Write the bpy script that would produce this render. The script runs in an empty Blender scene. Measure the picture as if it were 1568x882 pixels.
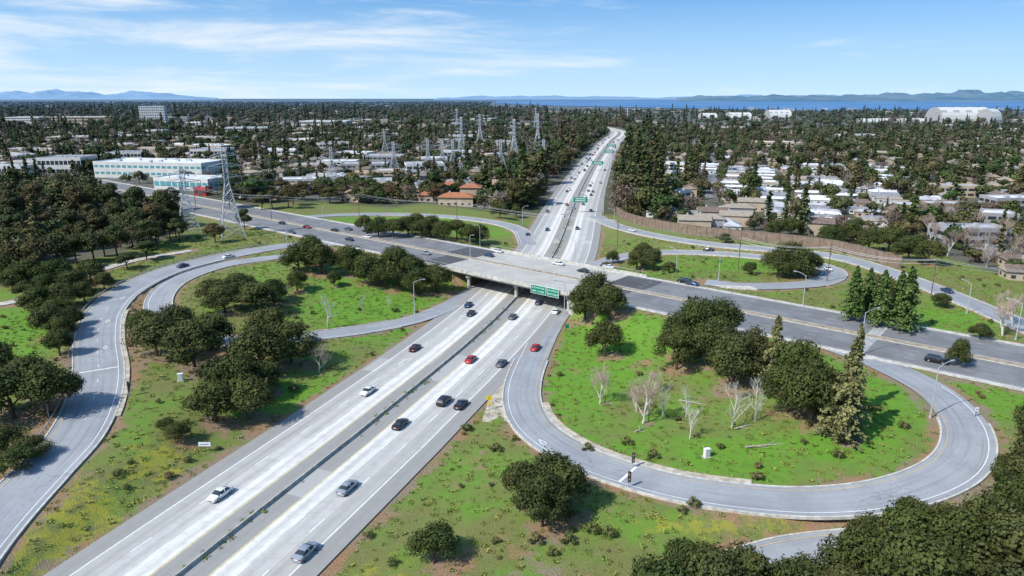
import bpy, math, random
import numpy as np
from mathutils import Vector, Matrix
R=random.Random(11); RN=np.random.RandomState(5)
H=68.0; F=1059.0; TH=math.atan(291/F); CT,ST=math.cos(TH),math.sin(TH)
sc=bpy.context.scene
# ---------- projection helpers: image pixel <-> ground position (metres) ----------
def G(u,v,z=0.0):
    a=(u-784)/F; b=(441-v)/F
    d=(a, CT+b*ST, -ST+b*CT); t=(z-H)/d[2]
    return (d[0]*t,d[1]*t,z)
def P(x,y,z=0.0):
    zz=y*CT+(H-z)*ST; yy=-y*ST+(H-z)*CT
    if zz<1: return (9999,9999)
    return (784+F*x/zz,441+F*yy/zz)
def W(X,dep,z=0.0): return (X,(dep-(H-z)*ST)/CT,z)
# ---------- materials ----------
class NT:
    def __init__(s,name):
        s.m=bpy.data.materials.new(name); s.m.use_nodes=True; s.t=s.m.node_tree; s.b=s.t.nodes['Principled BSDF']
        s.b.inputs['Roughness'].default_value=.85; s.b.inputs['Specular IOR Level'].default_value=.2
    def n(s,ty,**k):
        o=s.t.nodes.new(ty)
        for a,b in k.items(): setattr(o,a,b)
        return o
    def l(s,a,b): s.t.links.new(a,b)
    def setin(s,sock,v):
        if hasattr(v,'is_linked'): s.l(v,sock)
        else: sock.default_value=v
    def math(s,op,a,b=0.0,c=None,clamp=False):
        o=s.n('ShaderNodeMath',operation=op,use_clamp=clamp); s.setin(o.inputs[0],a); s.setin(o.inputs[1],b)
        if c is not None: s.setin(o.inputs[2],c)
        return o.outputs[0]
    def mix(s,f,a,b,blend='MIX'):
        o=s.n('ShaderNodeMix',data_type='RGBA',blend_type=blend)
        s.setin(o.inputs[0],f)
        for i,v in ((6,a),(7,b)):
            if isinstance(v,tuple) and len(v)==3: v=v+(1,)
            s.setin(o.inputs[i],v)
        return o.outputs[2]
    def noise(s,scale,vec=None,detail=4,rough=.55):
        o=s.n('ShaderNodeTexNoise'); o.inputs['Scale'].default_value=scale; o.inputs['Detail'].default_value=detail; o.inputs['Roughness'].default_value=rough
        if vec is not None: s.l(vec,o.inputs['Vector'])
        return o.outputs[0]
    def pos(s): return s.n('ShaderNodeNewGeometry').outputs['Position']
    def mr(s,v,a,b,c=0.0,d=1.0,smooth=True):
        o=s.n('ShaderNodeMapRange',interpolation_type='SMOOTHSTEP' if smooth else 'LINEAR'); s.setin(o.inputs[0],v)
        for i,x in enumerate((a,b,c,d)): o.inputs[i+1].default_value=x
        return o.outputs[0]
    def haze(s,c,k=.6,hc=(.12,.19,.27)):  # aerial haze painted into the base colour by distance from the origin
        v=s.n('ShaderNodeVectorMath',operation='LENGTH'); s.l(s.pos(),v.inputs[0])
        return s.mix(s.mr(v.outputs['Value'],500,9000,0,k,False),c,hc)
    def col(s,c): s.setin(s.b.inputs['Base Color'],c)
def simple(name,c,rough=.8,var=.15,scale=1.5,metal=0,spec=.2,haze=0):
    t=NT(name); p=t.pos()
    c=tuple(c)
    if var>0:
        o=t.mix(t.mr(t.noise(scale,p,5,.6),.3,.7),tuple(x*(1-var) for x in c),tuple(x*(1+var) for x in c))
    else: o=c+(1,)
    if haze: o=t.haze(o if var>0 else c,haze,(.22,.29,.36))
    t.col(o); t.b.inputs['Roughness'].default_value=rough; t.b.inputs['Metallic'].default_value=metal; t.b.inputs['Specular IOR Level'].default_value=spec
    return t.m
M={}
M['conc']=simple('concrete',(.46,.435,.385),.9,.24,.6)
M['conc_l']=simple('kerb_concrete',(.50,.48,.43),.9,.25,.8)
M['verge']=simple('dusty_concrete',(.45,.39,.31),.9,.3,.5)
M['white']=simple('white_road_paint',(.80,.80,.78),.7,.12,1.2)
M['worn']=simple('worn_road_paint',(.55,.55,.53),.8,.3,1.0)
M['yellow']=simple('yellow_road_paint',(.58,.42,.14),.7,.25,1.2)
M['steel']=simple('galvanised_steel',(.46,.48,.50),.5,.1,1,.2)
M['dsteel']=simple('dark_steel',(.10,.10,.10),.6,.1,1,.3)
M['wood']=simple('weathered_wood',(.16,.11,.075),.9,.2,2)
M['bark']=simple('tree_bark',(.09,.065,.045),.95,.25,3)
M['pale']=simple('pale_bark',(.58,.55,.48),.9,.2,3)
M['twig']=simple('twig_bark',(.42,.32,.26),.9,.2,3)
M['glass']=simple('window_glass',(.035,.045,.055),.15,0,spec=.6)
M['tire']=simple('tyre_rubber',(.02,.02,.02),.8,0)
M['hub']=simple('alloy_wheel',(.45,.45,.46),.35,0,metal=.6)
M['head']=simple('headlight_lens',(.75,.76,.78),.15,0,spec=.6)
M['tail']=simple('tail_light_lens',(.35,.01,.01),.25,0,spec=.5)
M['sgreen']=simple('green_sign_sheeting',(.0,.19,.11),.5,.05,1)
M['syellow']=simple('yellow_sign_sheeting',(.75,.52,.02),.5,.05,1)
M['swhite']=simple('white_sign_sheeting',(.75,.76,.77),.5,.05,1)
M['sred']=simple('red_panel',(.45,.03,.03),.5,.05,1)
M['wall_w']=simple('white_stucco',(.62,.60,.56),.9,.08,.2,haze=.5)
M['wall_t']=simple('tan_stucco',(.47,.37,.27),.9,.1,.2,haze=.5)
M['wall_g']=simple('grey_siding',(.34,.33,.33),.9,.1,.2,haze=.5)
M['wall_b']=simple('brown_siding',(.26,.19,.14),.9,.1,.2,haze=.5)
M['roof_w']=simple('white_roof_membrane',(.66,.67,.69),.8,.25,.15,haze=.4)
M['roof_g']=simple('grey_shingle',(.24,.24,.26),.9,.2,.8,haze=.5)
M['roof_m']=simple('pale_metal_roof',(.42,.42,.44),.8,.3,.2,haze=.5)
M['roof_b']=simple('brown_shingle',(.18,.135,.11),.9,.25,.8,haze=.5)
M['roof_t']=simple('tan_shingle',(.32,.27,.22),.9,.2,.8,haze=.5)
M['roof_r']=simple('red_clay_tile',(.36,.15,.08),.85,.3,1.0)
M['teal']=simple('teal_glazing',(.10,.30,.33),.25,.1,.3,spec=.5)
M['swall']=simple('sound_wall_block',(.22,.16,.125),.95,.2,.5)
M['rock']=simple('dry_log',(.42,.37,.31),.9,.2,2)
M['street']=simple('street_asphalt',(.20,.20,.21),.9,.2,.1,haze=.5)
def asphalt(name,c,patch):
    t=NT(name); p=t.pos()
    o=t.mix(t.mr(t.noise(.12,p,5,.6),.35,.65),c,tuple(x*patch for x in c))
    o=t.mix(t.mr(t.noise(2.2,p,4,.7),.3,.75,0,.3),o,tuple(x*.78 for x in c))
    uv=t.n('ShaderNodeUVMap'); sp=t.n('ShaderNodeSeparateXYZ'); t.l(uv.outputs[0],sp.inputs[0])
    cb=t.n('ShaderNodeCombineXYZ'); t.l(t.math('MULTIPLY',sp.outputs[0],1.1),cb.inputs[0]); t.l(t.math('MULTIPLY',sp.outputs[1],.03),cb.inputs[1])
    o=t.mix(t.mr(t.noise(1,cb.outputs[0],3,.6),.45,.7,0,.5),o,tuple(x*.66 for x in c))
    ns=t.n('ShaderNodeTexNoise'); ns.inputs['Scale'].default_value=.6; t.l(p,ns.inputs['Vector'])
    wv=t.n('ShaderNodeVectorMath',operation='MULTIPLY_ADD'); t.l(ns.outputs['Color'],wv.inputs[0]); wv.inputs[1].default_value=(5,5,0); t.l(p,wv.inputs[2])
    v=t.n('ShaderNodeTexVoronoi',feature='DISTANCE_TO_EDGE'); v.inputs['Scale'].default_value=.06; t.l(wv.outputs[0],v.inputs['Vector'])
    o=t.mix(t.mr(v.outputs['Distance'],0.002,.007,.30,0),o,tuple(x*.4 for x in c))
    t.col(o); return t.m
M['asph']=asphalt('asphalt_crossing',(.185,.185,.19),1.35)
M['asph_r']=asphalt('asphalt_ramp',(.29,.30,.315),1.22)
M['deck']=asphalt('bridge_deck_concrete',(.44,.42,.38),1.2)
def freeway_mat():
    t=NT('freeway_concrete'); p=t.pos()
    uv=t.n('ShaderNodeUVMap'); sp=t.n('ShaderNodeSeparateXYZ'); t.l(uv.outputs[0],sp.inputs[0])
    a=t.math('ABSOLUTE',sp.outputs[0]); x=t.math('DIVIDE',a,20.0)
    cr=t.n('ShaderNodeValToRGB'); cr.color_ramp.interpolation='CONSTANT'; t.l(x,cr.inputs[0])
    st=[(0,.32),(.195,.74),(.395,.53),(.58,.45),(.77,.32)]
    cr.color_ramp.elements[0].position=0; cr.color_ramp.elements[1].position=.195
    for i,(q,c) in enumerate(st):
        e=cr.color_ramp.elements[i] if i<2 else cr.color_ramp.elements.new(q)
        e.color=(c,c*.965,c*.90,1)
    lane=t.math('FRACT',t.math('DIVIDE',t.math('SUBTRACT',a,4.0),3.7))
    tr=t.math('ABSOLUTE',t.math('SUBTRACT',lane,.5))
    o=t.mix(t.mr(tr,0.0,.22,.28,0),cr.outputs[0],(.25,.24,.23))
    cb=t.n('ShaderNodeCombineXYZ'); t.l(t.math('MULTIPLY',sp.outputs[0],1.6),cb.inputs[0]); t.l(t.math('MULTIPLY',sp.outputs[1],.015),cb.inputs[1])
    o=t.mix(t.mr(t.noise(1,cb.outputs[0],6,.7),.42,.72,0,.5),o,(.28,.28,.275))
    o=t.mix(t.mr(t.noise(.5,p,5,.7),.4,.75,0,.3),o,(.23,.225,.22))
    j=t.math('FRACT',t.math('DIVIDE',sp.outputs[1],4.6))
    o=t.mix(t.mr(j,0,.03,.16,0),o,(.18,.18,.18))
    w=t.n('ShaderNodeTexWhiteNoise',noise_dimensions='2D'); c2=t.n('ShaderNodeCombineXYZ')
    t.l(t.math('FLOOR',t.math('DIVIDE',t.math('SUBTRACT',sp.outputs[0],4.0),3.7)),c2.inputs[0]); t.l(t.math('FLOOR',t.math('DIVIDE',sp.outputs[1],9.2)),c2.inputs[1]); t.l(c2.outputs[0],w.inputs['Vector'])
    o=t.mix(t.math('MULTIPLY',t.math('GREATER_THAN',w.outputs[0],.965),.3),o,(.62,.61,.58))
    t.col(o); return t.m
M['fwy']=freeway_mat()
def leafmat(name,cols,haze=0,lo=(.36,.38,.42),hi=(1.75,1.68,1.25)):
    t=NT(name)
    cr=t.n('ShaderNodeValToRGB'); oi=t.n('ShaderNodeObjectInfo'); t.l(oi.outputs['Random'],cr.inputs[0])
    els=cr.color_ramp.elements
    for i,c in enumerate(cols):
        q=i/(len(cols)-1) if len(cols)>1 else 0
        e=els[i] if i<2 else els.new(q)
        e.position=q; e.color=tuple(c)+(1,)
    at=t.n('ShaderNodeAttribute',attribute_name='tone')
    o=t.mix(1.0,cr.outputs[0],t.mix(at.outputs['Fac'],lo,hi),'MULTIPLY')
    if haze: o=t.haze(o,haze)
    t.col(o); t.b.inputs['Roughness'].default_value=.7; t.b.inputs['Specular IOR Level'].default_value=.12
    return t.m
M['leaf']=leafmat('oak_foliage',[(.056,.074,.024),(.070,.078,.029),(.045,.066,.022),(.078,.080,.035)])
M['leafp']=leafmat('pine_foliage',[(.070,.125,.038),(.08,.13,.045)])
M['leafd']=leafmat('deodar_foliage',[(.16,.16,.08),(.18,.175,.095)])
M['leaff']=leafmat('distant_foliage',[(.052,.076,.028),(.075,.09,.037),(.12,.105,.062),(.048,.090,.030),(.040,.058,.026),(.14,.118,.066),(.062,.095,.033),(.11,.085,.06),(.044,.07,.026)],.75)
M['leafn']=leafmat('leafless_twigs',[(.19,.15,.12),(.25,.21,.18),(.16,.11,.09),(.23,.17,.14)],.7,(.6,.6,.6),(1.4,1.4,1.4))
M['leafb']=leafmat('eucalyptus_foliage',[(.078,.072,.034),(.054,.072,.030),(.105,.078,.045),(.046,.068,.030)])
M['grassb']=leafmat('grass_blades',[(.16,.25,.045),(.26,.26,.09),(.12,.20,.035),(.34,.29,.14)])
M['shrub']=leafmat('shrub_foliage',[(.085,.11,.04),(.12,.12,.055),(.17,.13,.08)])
# ---------- mesh builder ----------
class MB:
    def __init__(s): s.v=[];s.f=[];s.m=[]
    def add(s,vs,fs,m=0):
        b=len(s.v); s.v+=[tuple(x) for x in vs]; s.f+=[tuple(i+b for i in f) for f in fs]; s.m+=[m]*len(fs)
    def box(s,c,sz,m=0,rz=0.0):
        x,y,z=sz[0]/2,sz[1]/2,sz[2]/2; cc,ss=math.cos(rz),math.sin(rz)
        vs=[]
        for dz in(-z,z):
            for dx,dy in((-x,-y),(x,-y),(x,y),(-x,y)): vs.append((c[0]+dx*cc-dy*ss,c[1]+dx*ss+dy*cc,c[2]+dz))
        s.add(vs,[(3,2,1,0),(4,5,6,7),(0,1,5,4),(1,2,6,5),(2,3,7,6),(3,0,4,7)],m)
    def tube(s,p0,p1,r0,r1,n=6,m=0):
        p0=Vector(p0);p1=Vector(p1);d=p1-p0
        if d.length<1e-5: return
        d.normalize(); a=d.orthogonal().normalized(); b=d.cross(a); vs=[]
        for p,r in((p0,r0),(p1,r1)):
            for i in range(n):
                t=2*math.pi*i/n; vs.append(p+a*(r*math.cos(t))+b*(r*math.sin(t)))
        s.add(vs,[(i,(i+1)%n,n+(i+1)%n,n+i) for i in range(n)]+[tuple(range(n))[::-1],tuple(range(n,2*n))],m)
    def quad(s,a,b,c,d,m=0): s.add([a,b,c,d],[(0,1,2,3)],m)
    def mesh(s,name,mats,smooth=False):
        me=bpy.data.meshes.new(name); me.from_pydata(s.v,[],s.f); me.update()
        for k in mats: me.materials.append(M[k])
        me.polygons.foreach_set('material_index',s.m)
        if smooth: me.polygons.foreach_set('use_smooth',[True]*len(s.f))
        return me
def obj(name,me,loc=(0,0,0),rz=0,scale=1,parent=None,link=True):
    o=bpy.data.objects.new(name,me); o.location=loc; o.rotation_euler=(0,0,rz)
    o.scale=(scale,)*3 if not hasattr(scale,'__len__') else scale
    if link: sc.collection.objects.link(o)
    if parent: o.parent=parent
    return o
# ---------- paths ----------
def path(ctrl,ds=2.0):
    c=[np.array(p,float) for p in ctrl]; c=[2*c[0]-c[1]]+c+[2*c[-1]-c[-2]]
    out=[]
    for i in range(1,len(c)-2):
        p0,p1,p2,p3=c[i-1:i+3]; n=max(8,int(np.linalg.norm(p2-p1)/1.0))
        for k in range(n):
            t=k/n; out.append(.5*((2*p1)+(-p0+p2)*t+(2*p0-5*p1+4*p2-p3)*t*t+(-p0+3*p1-3*p2+p3)*t**3))
    out.append(c[-2]); out=np.array(out)
    s=np.concatenate([[0],np.cumsum(np.linalg.norm(np.diff(out[:,:2],axis=0),axis=1))])
    q=np.arange(0,s[-1],ds); return np.stack([np.interp(q,s,out[:,k]) for k in range(3)],1)
def frame(p):
    t=np.gradient(p[:,:2],axis=0); t/=np.linalg.norm(t,axis=1)[:,None]
    return t,np.stack([t[:,1],-t[:,0]],1)   # tangent, right normal
def strip(mb,uvs,p,a,b,dz,m=0,i0=0,i1=None,ds=2.0):
    t,n=frame(p); i1=len(p) if i1 is None else i1
    a=np.broadcast_to(a,(len(p),)); b=np.broadcast_to(b,(len(p),))
    vs=[];fs=[]
    for k in range(i0,i1):
        for o in(a[k],b[k]): vs.append((p[k,0]+n[k,0]*o,p[k,1]+n[k,1]*o,p[k,2]+dz))
    for k in range(i1-i0-1):
        fs.append((2*k,2*k+1,2*k+3,2*k+2))
        if uvs is not None:
            s0=(i0+k)*ds; s1=s0+ds
            uvs+=[(a[i0+k],s0),(b[i0+k],s0),(b[i0+k+1],s1),(a[i0+k+1],s1)]
    mb.add(vs,fs,m)
def slab(mb,p,a,b,zt,zb,m=0,i0=0,i1=None):
    t,n=frame(p); i1=len(p) if i1 is None else i1; vs=[];fs=[]
    for k in range(i0,i1):
        for o,z in((a,zb),(b,zb),(b,zt),(a,zt)): vs.append((p[k,0]+n[k,0]*o,p[k,1]+n[k,1]*o,p[k,2]+z))
    N=i1-i0
    for k in range(N-1):
        q=4*k
        for j in range(4): fs.append((q+j,q+(j+1)%4,q+4+(j+1)%4,q+4+j))
    fs+=[(3,2,1,0),(4*N-4,4*N-3,4*N-2,4*N-1)]; mb.add(vs,fs,m)
def finish(mb,uvs,name,mats):
    me=mb.mesh(name,mats)
    if uvs:
        l=me.uv_layers.new(name='UVMap'); l.data.foreach_set('uv',np.array(uvs,'f').ravel())
    return obj(name,me)
def px(l): return [G(*q) for q in l]
FW=path([W(*q) for q in[(-72,40),(-56,83),(-48.4,103.8),(-35.8,136),(-30,151),(-12,200),(1.8,245),(20,318),(46,488),(90,747),(166,1149),(205,1330),(225,1500),(200,1800),(100,2300)]])
CRS=path([W(x,262-.8*x,6.5) for x in(-330,-200,-100,0,100,200,330)])
ROADS={
 'outerL':(px([(-160,985,2),(-30,822,2.5),(55,732,3),(110,674,3.5),(140,620,4),(151,570,4.5),(149,520,5),(160,478,5.5),(197,443,6),(262,413,6.3),(350,391,6.45),(440,376,6.46),(520,372,6.46)]),5.3),
 'loopL':(px([(500,384,6.46),(420,394,6.3),(340,406,6),(275,428,5.5),(245,455,5),(250,485,4),(300,515,3),(390,522,2),(480,514,1.2),(570,502,.6),(640,487,0.2),(700,462,-.03),(745,435,-.03)]),3.9),
 'loopR':(px([(885,445,-.03),(862,468,-.03),(838,502,-.03),(816,545,0),(801,585,0),(801,622,0.1),(824,659,.4),(885,698,1),(970,729,1.6),(1080,754,2.4),(1230,768,3.3),(1360,757,4.2),(1450,725,5),(1482,685,5.6),(1472,640,6.1),(1428,597,6.4),(1350,557,6.46),(1270,527,6.46)]),4.3),
 'rampNL':(px([(400,341,6.46),(450,334,6.2),(520,329,5),(600,328,4),(690,332,3),(760,341,2),(795,352,1),(806,368,.1),(812,392,-.03)]),4.2),
 'rampNR':(px([(912,330,-.03),(925,338,0.2),(950,348,1),(1010,362,2.5),(1100,375,4),(1230,386,5),(1310,400,5.5),(1400,430,6),(1500,470,6.3),(1640,530,6.4)]),4.4),
 'loopNR':(px([(895,418,-.03),(922,402,.2),(960,392,.6),(1010,386,1.5),(1100,388,3),(1200,397,4.5),(1258,407,5.5),(1278,420,6),(1245,434,6.4),(1150,438,6.46),(1080,432,6.46)]),4.0),
 'rampSE':(px([(900,1080,0),(1060,910,.6),(1190,852,1.2),(1330,832,2),(1480,817,3),(1680,770,4)]),3.8),
 'frontL':(px([(-300,500,6.3),(-120,480,6.3),(20,462,6.3),(80,440,6.3),(120,425,6.3),(200,400,6.4),(300,382,6.4)]),2.2),
}
ROADS={k:(path(v[0]),v[1]) for k,v in ROADS.items()}
dd=np.linalg.norm(CRS[:,None,:2]-FW[None,:,:2],axis=2); ic,jf=np.unravel_index(dd.argmin(),dd.shape)
b0,b1=ic-14,ic+17
# ---------- terrain ----------
def grow(a,b,st,lo,hi,f=1.16):
    m=list(np.arange(a,b+.01,st)); s=st; x=m[-1]
    while x<hi: s*=f; x+=s; m.append(x)
    s=st; x=m[0]; l=[]
    while x>lo: s*=f; x-=s; l.append(x)
    return np.array(l[::-1]+m)
XS=grow(-210,300,1.7,-60000,60000); YS=grow(35,470,1.7,-3000,60000)
XX,YY=np.meshgrid(XS,YS); PT=np.stack([XX.ravel(),YY.ravel()],1).astype('f')
smp=[]; cen=[]
def addroad(p,hw,skip=None):
    t,n=frame(p)
    for k in range(0,len(p)):
        if p[k,1]>620 : break
        cen.append((p[k,0],p[k,1],p[k,2],hw))
        if k%2==0:
            for o in(-hw,-hw*.5,0,hw*.5,hw): smp.append((p[k,0]+n[k,0]*o,p[k,1]+n[k,1]*o,p[k,2]))
addroad(FW,19.2)
addroad(CRS[:b0-1],18.2); addroad(CRS[b1+2:],18.2)
for k,(p,hw) in ROADS.items(): addroad(p,hw+.3)
smp=np.array(smp,'f'); cen=np.array(cen,'f')
Z=np.full(len(PT),-.22,'f'); DE=np.full(len(PT),999.,'f')
near=np.where((PT[:,0]>-330)&(PT[:,0]<420)&(PT[:,1]>-50)&(PT[:,1]<640))[0]
for c in range(0,len(near),4000):
    I=near[c:c+4000]; q=PT[I]
    d2=((q[:,None,:]-smp[None,:,:2])**2).sum(2); w=1/(d2+3)**1.8
    h=(w*smp[:,2]).sum(1)/w.sum(1); dm=np.sqrt(d2.min(1))
    h=h*np.exp(-(np.maximum(dm-25,0)/90)**2)
    d=np.sqrt(((q[:,None,:]-cen[None,:,:2])**2).sum(2))-cen[:,3]
    de=d.min(1); zz=np.where(d<1.0,cen[:,2],99).min(1)
    h=np.where(zz<90,np.where(de<1.0,zz,h),h)
    Z[I]=h-.22; DE[I]=de
ZG=Z.reshape(XX.shape); DG=DE.reshape(XX.shape)
def samp(A,x,y):
    i=min(max(np.searchsorted(XS,x)-1,0),len(XS)-2); j=min(max(np.searchsorted(YS,y)-1,0),len(YS)-2)
    a=(x-XS[i])/(XS[i+1]-XS[i]); b=(y-YS[j])/(YS[j+1]-YS[j])
    return float(A[j,i]*(1-a)*(1-b)+A[j,i+1]*a*(1-b)+A[j+1,i]*(1-a)*b+A[j+1,i+1]*a*b)
def hz(x,y): return samp(ZG,x,y)
def GT(u,v):
    z=0
    for _ in range(14):
        x,y,_z=G(u,v,z); z=.5*z+.5*hz(x,y)
    x,y,_z=G(u,v,z); return (x,y,hz(x,y))
def fwd(x,y): return float(np.sqrt(((FW[:,:2]-np.array((x,y)))**2).sum(1)).min())
# ---------- trees ----------
def leafmesh(name,C,N,T,size,extra,mats):
    n=len(C); r=RN.normal(size=(n,3)); a=np.cross(N,r); a/=np.linalg.norm(a,axis=1)[:,None]+1e-9; b=np.cross(N,a)
    s=size[:,None]; k=(.55+.45*RN.rand(n))[:,None]
    V=np.stack([C-a*s,C-b*s*k,C+a*s,C+b*s*k],1).reshape(-1,3)
    nv=len(V); fl=[(4*i,4*i+1,4*i+2,4*i+3) for i in range(n)]
    vs=V.tolist()+[list(v) for v in extra.v]; fs=fl+[tuple(j+nv for j in f) for f in extra.f]
    me=bpy.data.meshes.new(name); me.from_pydata(vs,[],fs)
    for q in mats: me.materials.append(M[q])
    me.polygons.foreach_set('material_index',[0]*n+[1]*len(extra.f))
    at=me.attributes.new('tone','FLOAT','POINT'); at.data.foreach_set('value',np.concatenate([np.repeat(T,4),np.full(len(extra.v),.5)]).astype('f'))
    me.update(); return me
def unit(n):
    v=RN.normal(size=(n,3)); return v/np.linalg.norm(v,axis=1)[:,None]
def oak(name,Rr,Hh,nl,ls,k=15,mats=('leaf','bark'),trunk=.22,tall=False):
    zc=Hh*(.52 if not tall else .58); hz_=Hh*.47
    d=unit(k); d[:,2]=np.abs(d[:,2])*1.15-.5
    c=np.stack([d[:,0]*Rr*.68,d[:,1]*Rr*.68,zc+d[:,2]*hz_*.78],1); rr=Rr*(.20+.22*RN.rand(k)); 
    c=np.vstack([c,[[0,0,zc+hz_*.25]]]); rr=np.append(rr,Rr*.5); tl=RN.rand(k+1)
    pr=rr**2/np.sum(rr**2); L=RN.choice(k+1,nl,p=pr); o=unit(nl); o[:,2]=o[:,2]*.9+.12
    f=np.where(RN.rand(nl)<.88,.84+.20*RN.rand(nl),RN.rand(nl)*.8)
    bump=1+.22*np.sin(o[:,0]*9+L)*np.sin(o[:,1]*8+L*2)+.14*np.sin(o[:,2]*14+L)
    C=c[L]+o*(rr[L]*f*bump)[:,None]*np.array([1,1,.9]); C[:,2]=np.maximum(C[:,2],Hh*.05+.5*RN.rand(nl))
    N=o+.5*unit(nl); N/=np.linalg.norm(N,axis=1)[:,None]
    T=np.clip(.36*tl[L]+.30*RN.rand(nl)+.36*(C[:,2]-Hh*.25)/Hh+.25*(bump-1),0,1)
    e=MB(); e.tube((0,0,-.6),(Rr*.03,0,zc*.7),Rr*.06,Rr*.045,7)
    for i in range(min(9,k)): e.tube((Rr*.03,0,zc*(.35+.3*R.random())),c[i],Rr*.032,Rr*.01,5)
    return leafmesh(name,C,N,T,ls*(.6+.8*RN.rand(nl)),e,mats)
def conifer(name,Rr,Hh,nb,per,ls,mats):
    C=[];N=[];T=[]; e=MB(); e.tube((0,0,-.6),(0,0,Hh*.97),Rr*.08,.03,6)
    for i in range(nb):
        t=.1+.9*(i+R.random())/nb; z=Hh*t; ln=Rr*((1-t)**.75)*(.55+.6*R.random())+.25; an=R.random()*6.283
        e.tube((0,0,z),(math.cos(an)*ln*.9,math.sin(an)*ln*.9,z-ln*.1),.06,.02,4)
        tb=R.random()*.4
        for j in range(per):
            q=(j+R.random())/per; w=ln*.28*(1-q*.5)
            C.append((math.cos(an)*ln*q+R.gauss(0,w*.5),math.sin(an)*ln*q+R.gauss(0,w*.5),z-ln*.18*q*q+R.gauss(0,.18)))
            N.append((math.cos(an)*.3+R.gauss(0,.5),math.sin(an)*.3+R.gauss(0,.5),.8)); T.append(min(1,tb+.5*R.random()+q*.15))
    C=np.array(C);N=np.array(N);N/=np.linalg.norm(N,axis=1)[:,None]
    return leafmesh(name,C,N,np.array(T),ls*(.6+.8*RN.rand(len(C))),e,mats)
def bare(name,Hh,mat,twigs=3,seed=1):
    r=random.Random(seed); e=MB()
    def br(p,d,l,rad,lv):
        q=p; dd_=d.copy(); n=3
        for i in range(n):
            dn=(dd_+Vector((r.gauss(0,.13),r.gauss(0,.13),.05))).normalized(); q2=q+dn*(l/n)
            e.tube(q,q2,rad*(1-i/n*.5),rad*(1-(i+1)/n*.5),5 if lv<2 else 3,0 if lv<2 else 1)
            q=q2; dd_=dn
            if lv<4 and (i>0 or lv==0):
                for _ in range(twigs if lv>0 else 2):
                    a=Vector((r.gauss(0,1),r.gauss(0,1),r.uniform(.2,.9))).normalized()
                    br(q,(dd_*.75+a*.75).normalized(),l*r.uniform(.5,.72),rad*.5,lv+1)
    br(Vector((0,0,-.4)),Vector((0,0,1)),Hh*.55,Hh*.026,0)
    return e.mesh(name,[mat,'twig' if mat!='pale' else 'pale'])
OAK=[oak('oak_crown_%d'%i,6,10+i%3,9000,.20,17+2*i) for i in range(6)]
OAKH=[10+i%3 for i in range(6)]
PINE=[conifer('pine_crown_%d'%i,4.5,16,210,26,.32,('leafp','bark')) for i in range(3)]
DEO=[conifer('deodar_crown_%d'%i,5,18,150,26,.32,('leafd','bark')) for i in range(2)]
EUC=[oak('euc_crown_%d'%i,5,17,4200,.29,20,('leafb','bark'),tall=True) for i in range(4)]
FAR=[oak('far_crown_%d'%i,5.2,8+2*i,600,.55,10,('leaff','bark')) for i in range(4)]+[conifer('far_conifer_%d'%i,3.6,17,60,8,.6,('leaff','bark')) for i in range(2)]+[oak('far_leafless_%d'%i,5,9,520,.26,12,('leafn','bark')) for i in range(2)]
BARE=[bare('bare_tree_mesh_%d'%i,9,'pale',2,i+3) for i in range(3)]
BARET=[bare('bare_twiggy_mesh_%d'%i,8,'pale',3,i+20) for i in range(2)]
for m_ in BARET: m_.materials[1]=M['twig']
trees=[]
def tree(kind,u,v,r,h):
    x,y,z=GT(u,v)
    if kind=='oak':
        r*=1.14; h*=1.22
        i=R.randrange(6); s=r/6.3; o=obj('oak_tree',OAK[i],(x,y,z),R.random()*6.28,(s,s*R.uniform(.85,1.15),h/OAKH[i])); trees.append((x,y,r*.9))
    elif kind=='pine': o=obj('pine_tree',R.choice(PINE),(x,y,z),R.random()*6.28,(r/4.5,r/4.5,h/16)); trees.append((x,y,r*.6))
    elif kind=='deo': o=obj('deodar_cedar_tree',R.choice(DEO),(x,y,z),R.random()*6.28,(r/5,r/5,h/18)); trees.append((x,y,r*.6))
    elif kind=='bare': o=obj('bare_birch_tree',R.choice(BARE),(x,y,z),R.random()*6.28,(h/9*.8,h/9*.8,h/9))
    elif kind=='bareT': o=obj('bare_sycamore_tree',R.choice(BARET),(x,y,z),R.random()*6.28,h/8); trees.append((x,y,2))
    elif kind=='euc': o=obj('eucalyptus_tree',R.choice(EUC),(x,y,z),R.random()*6.28,(r/5,r/5,h/17))
    return o
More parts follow.
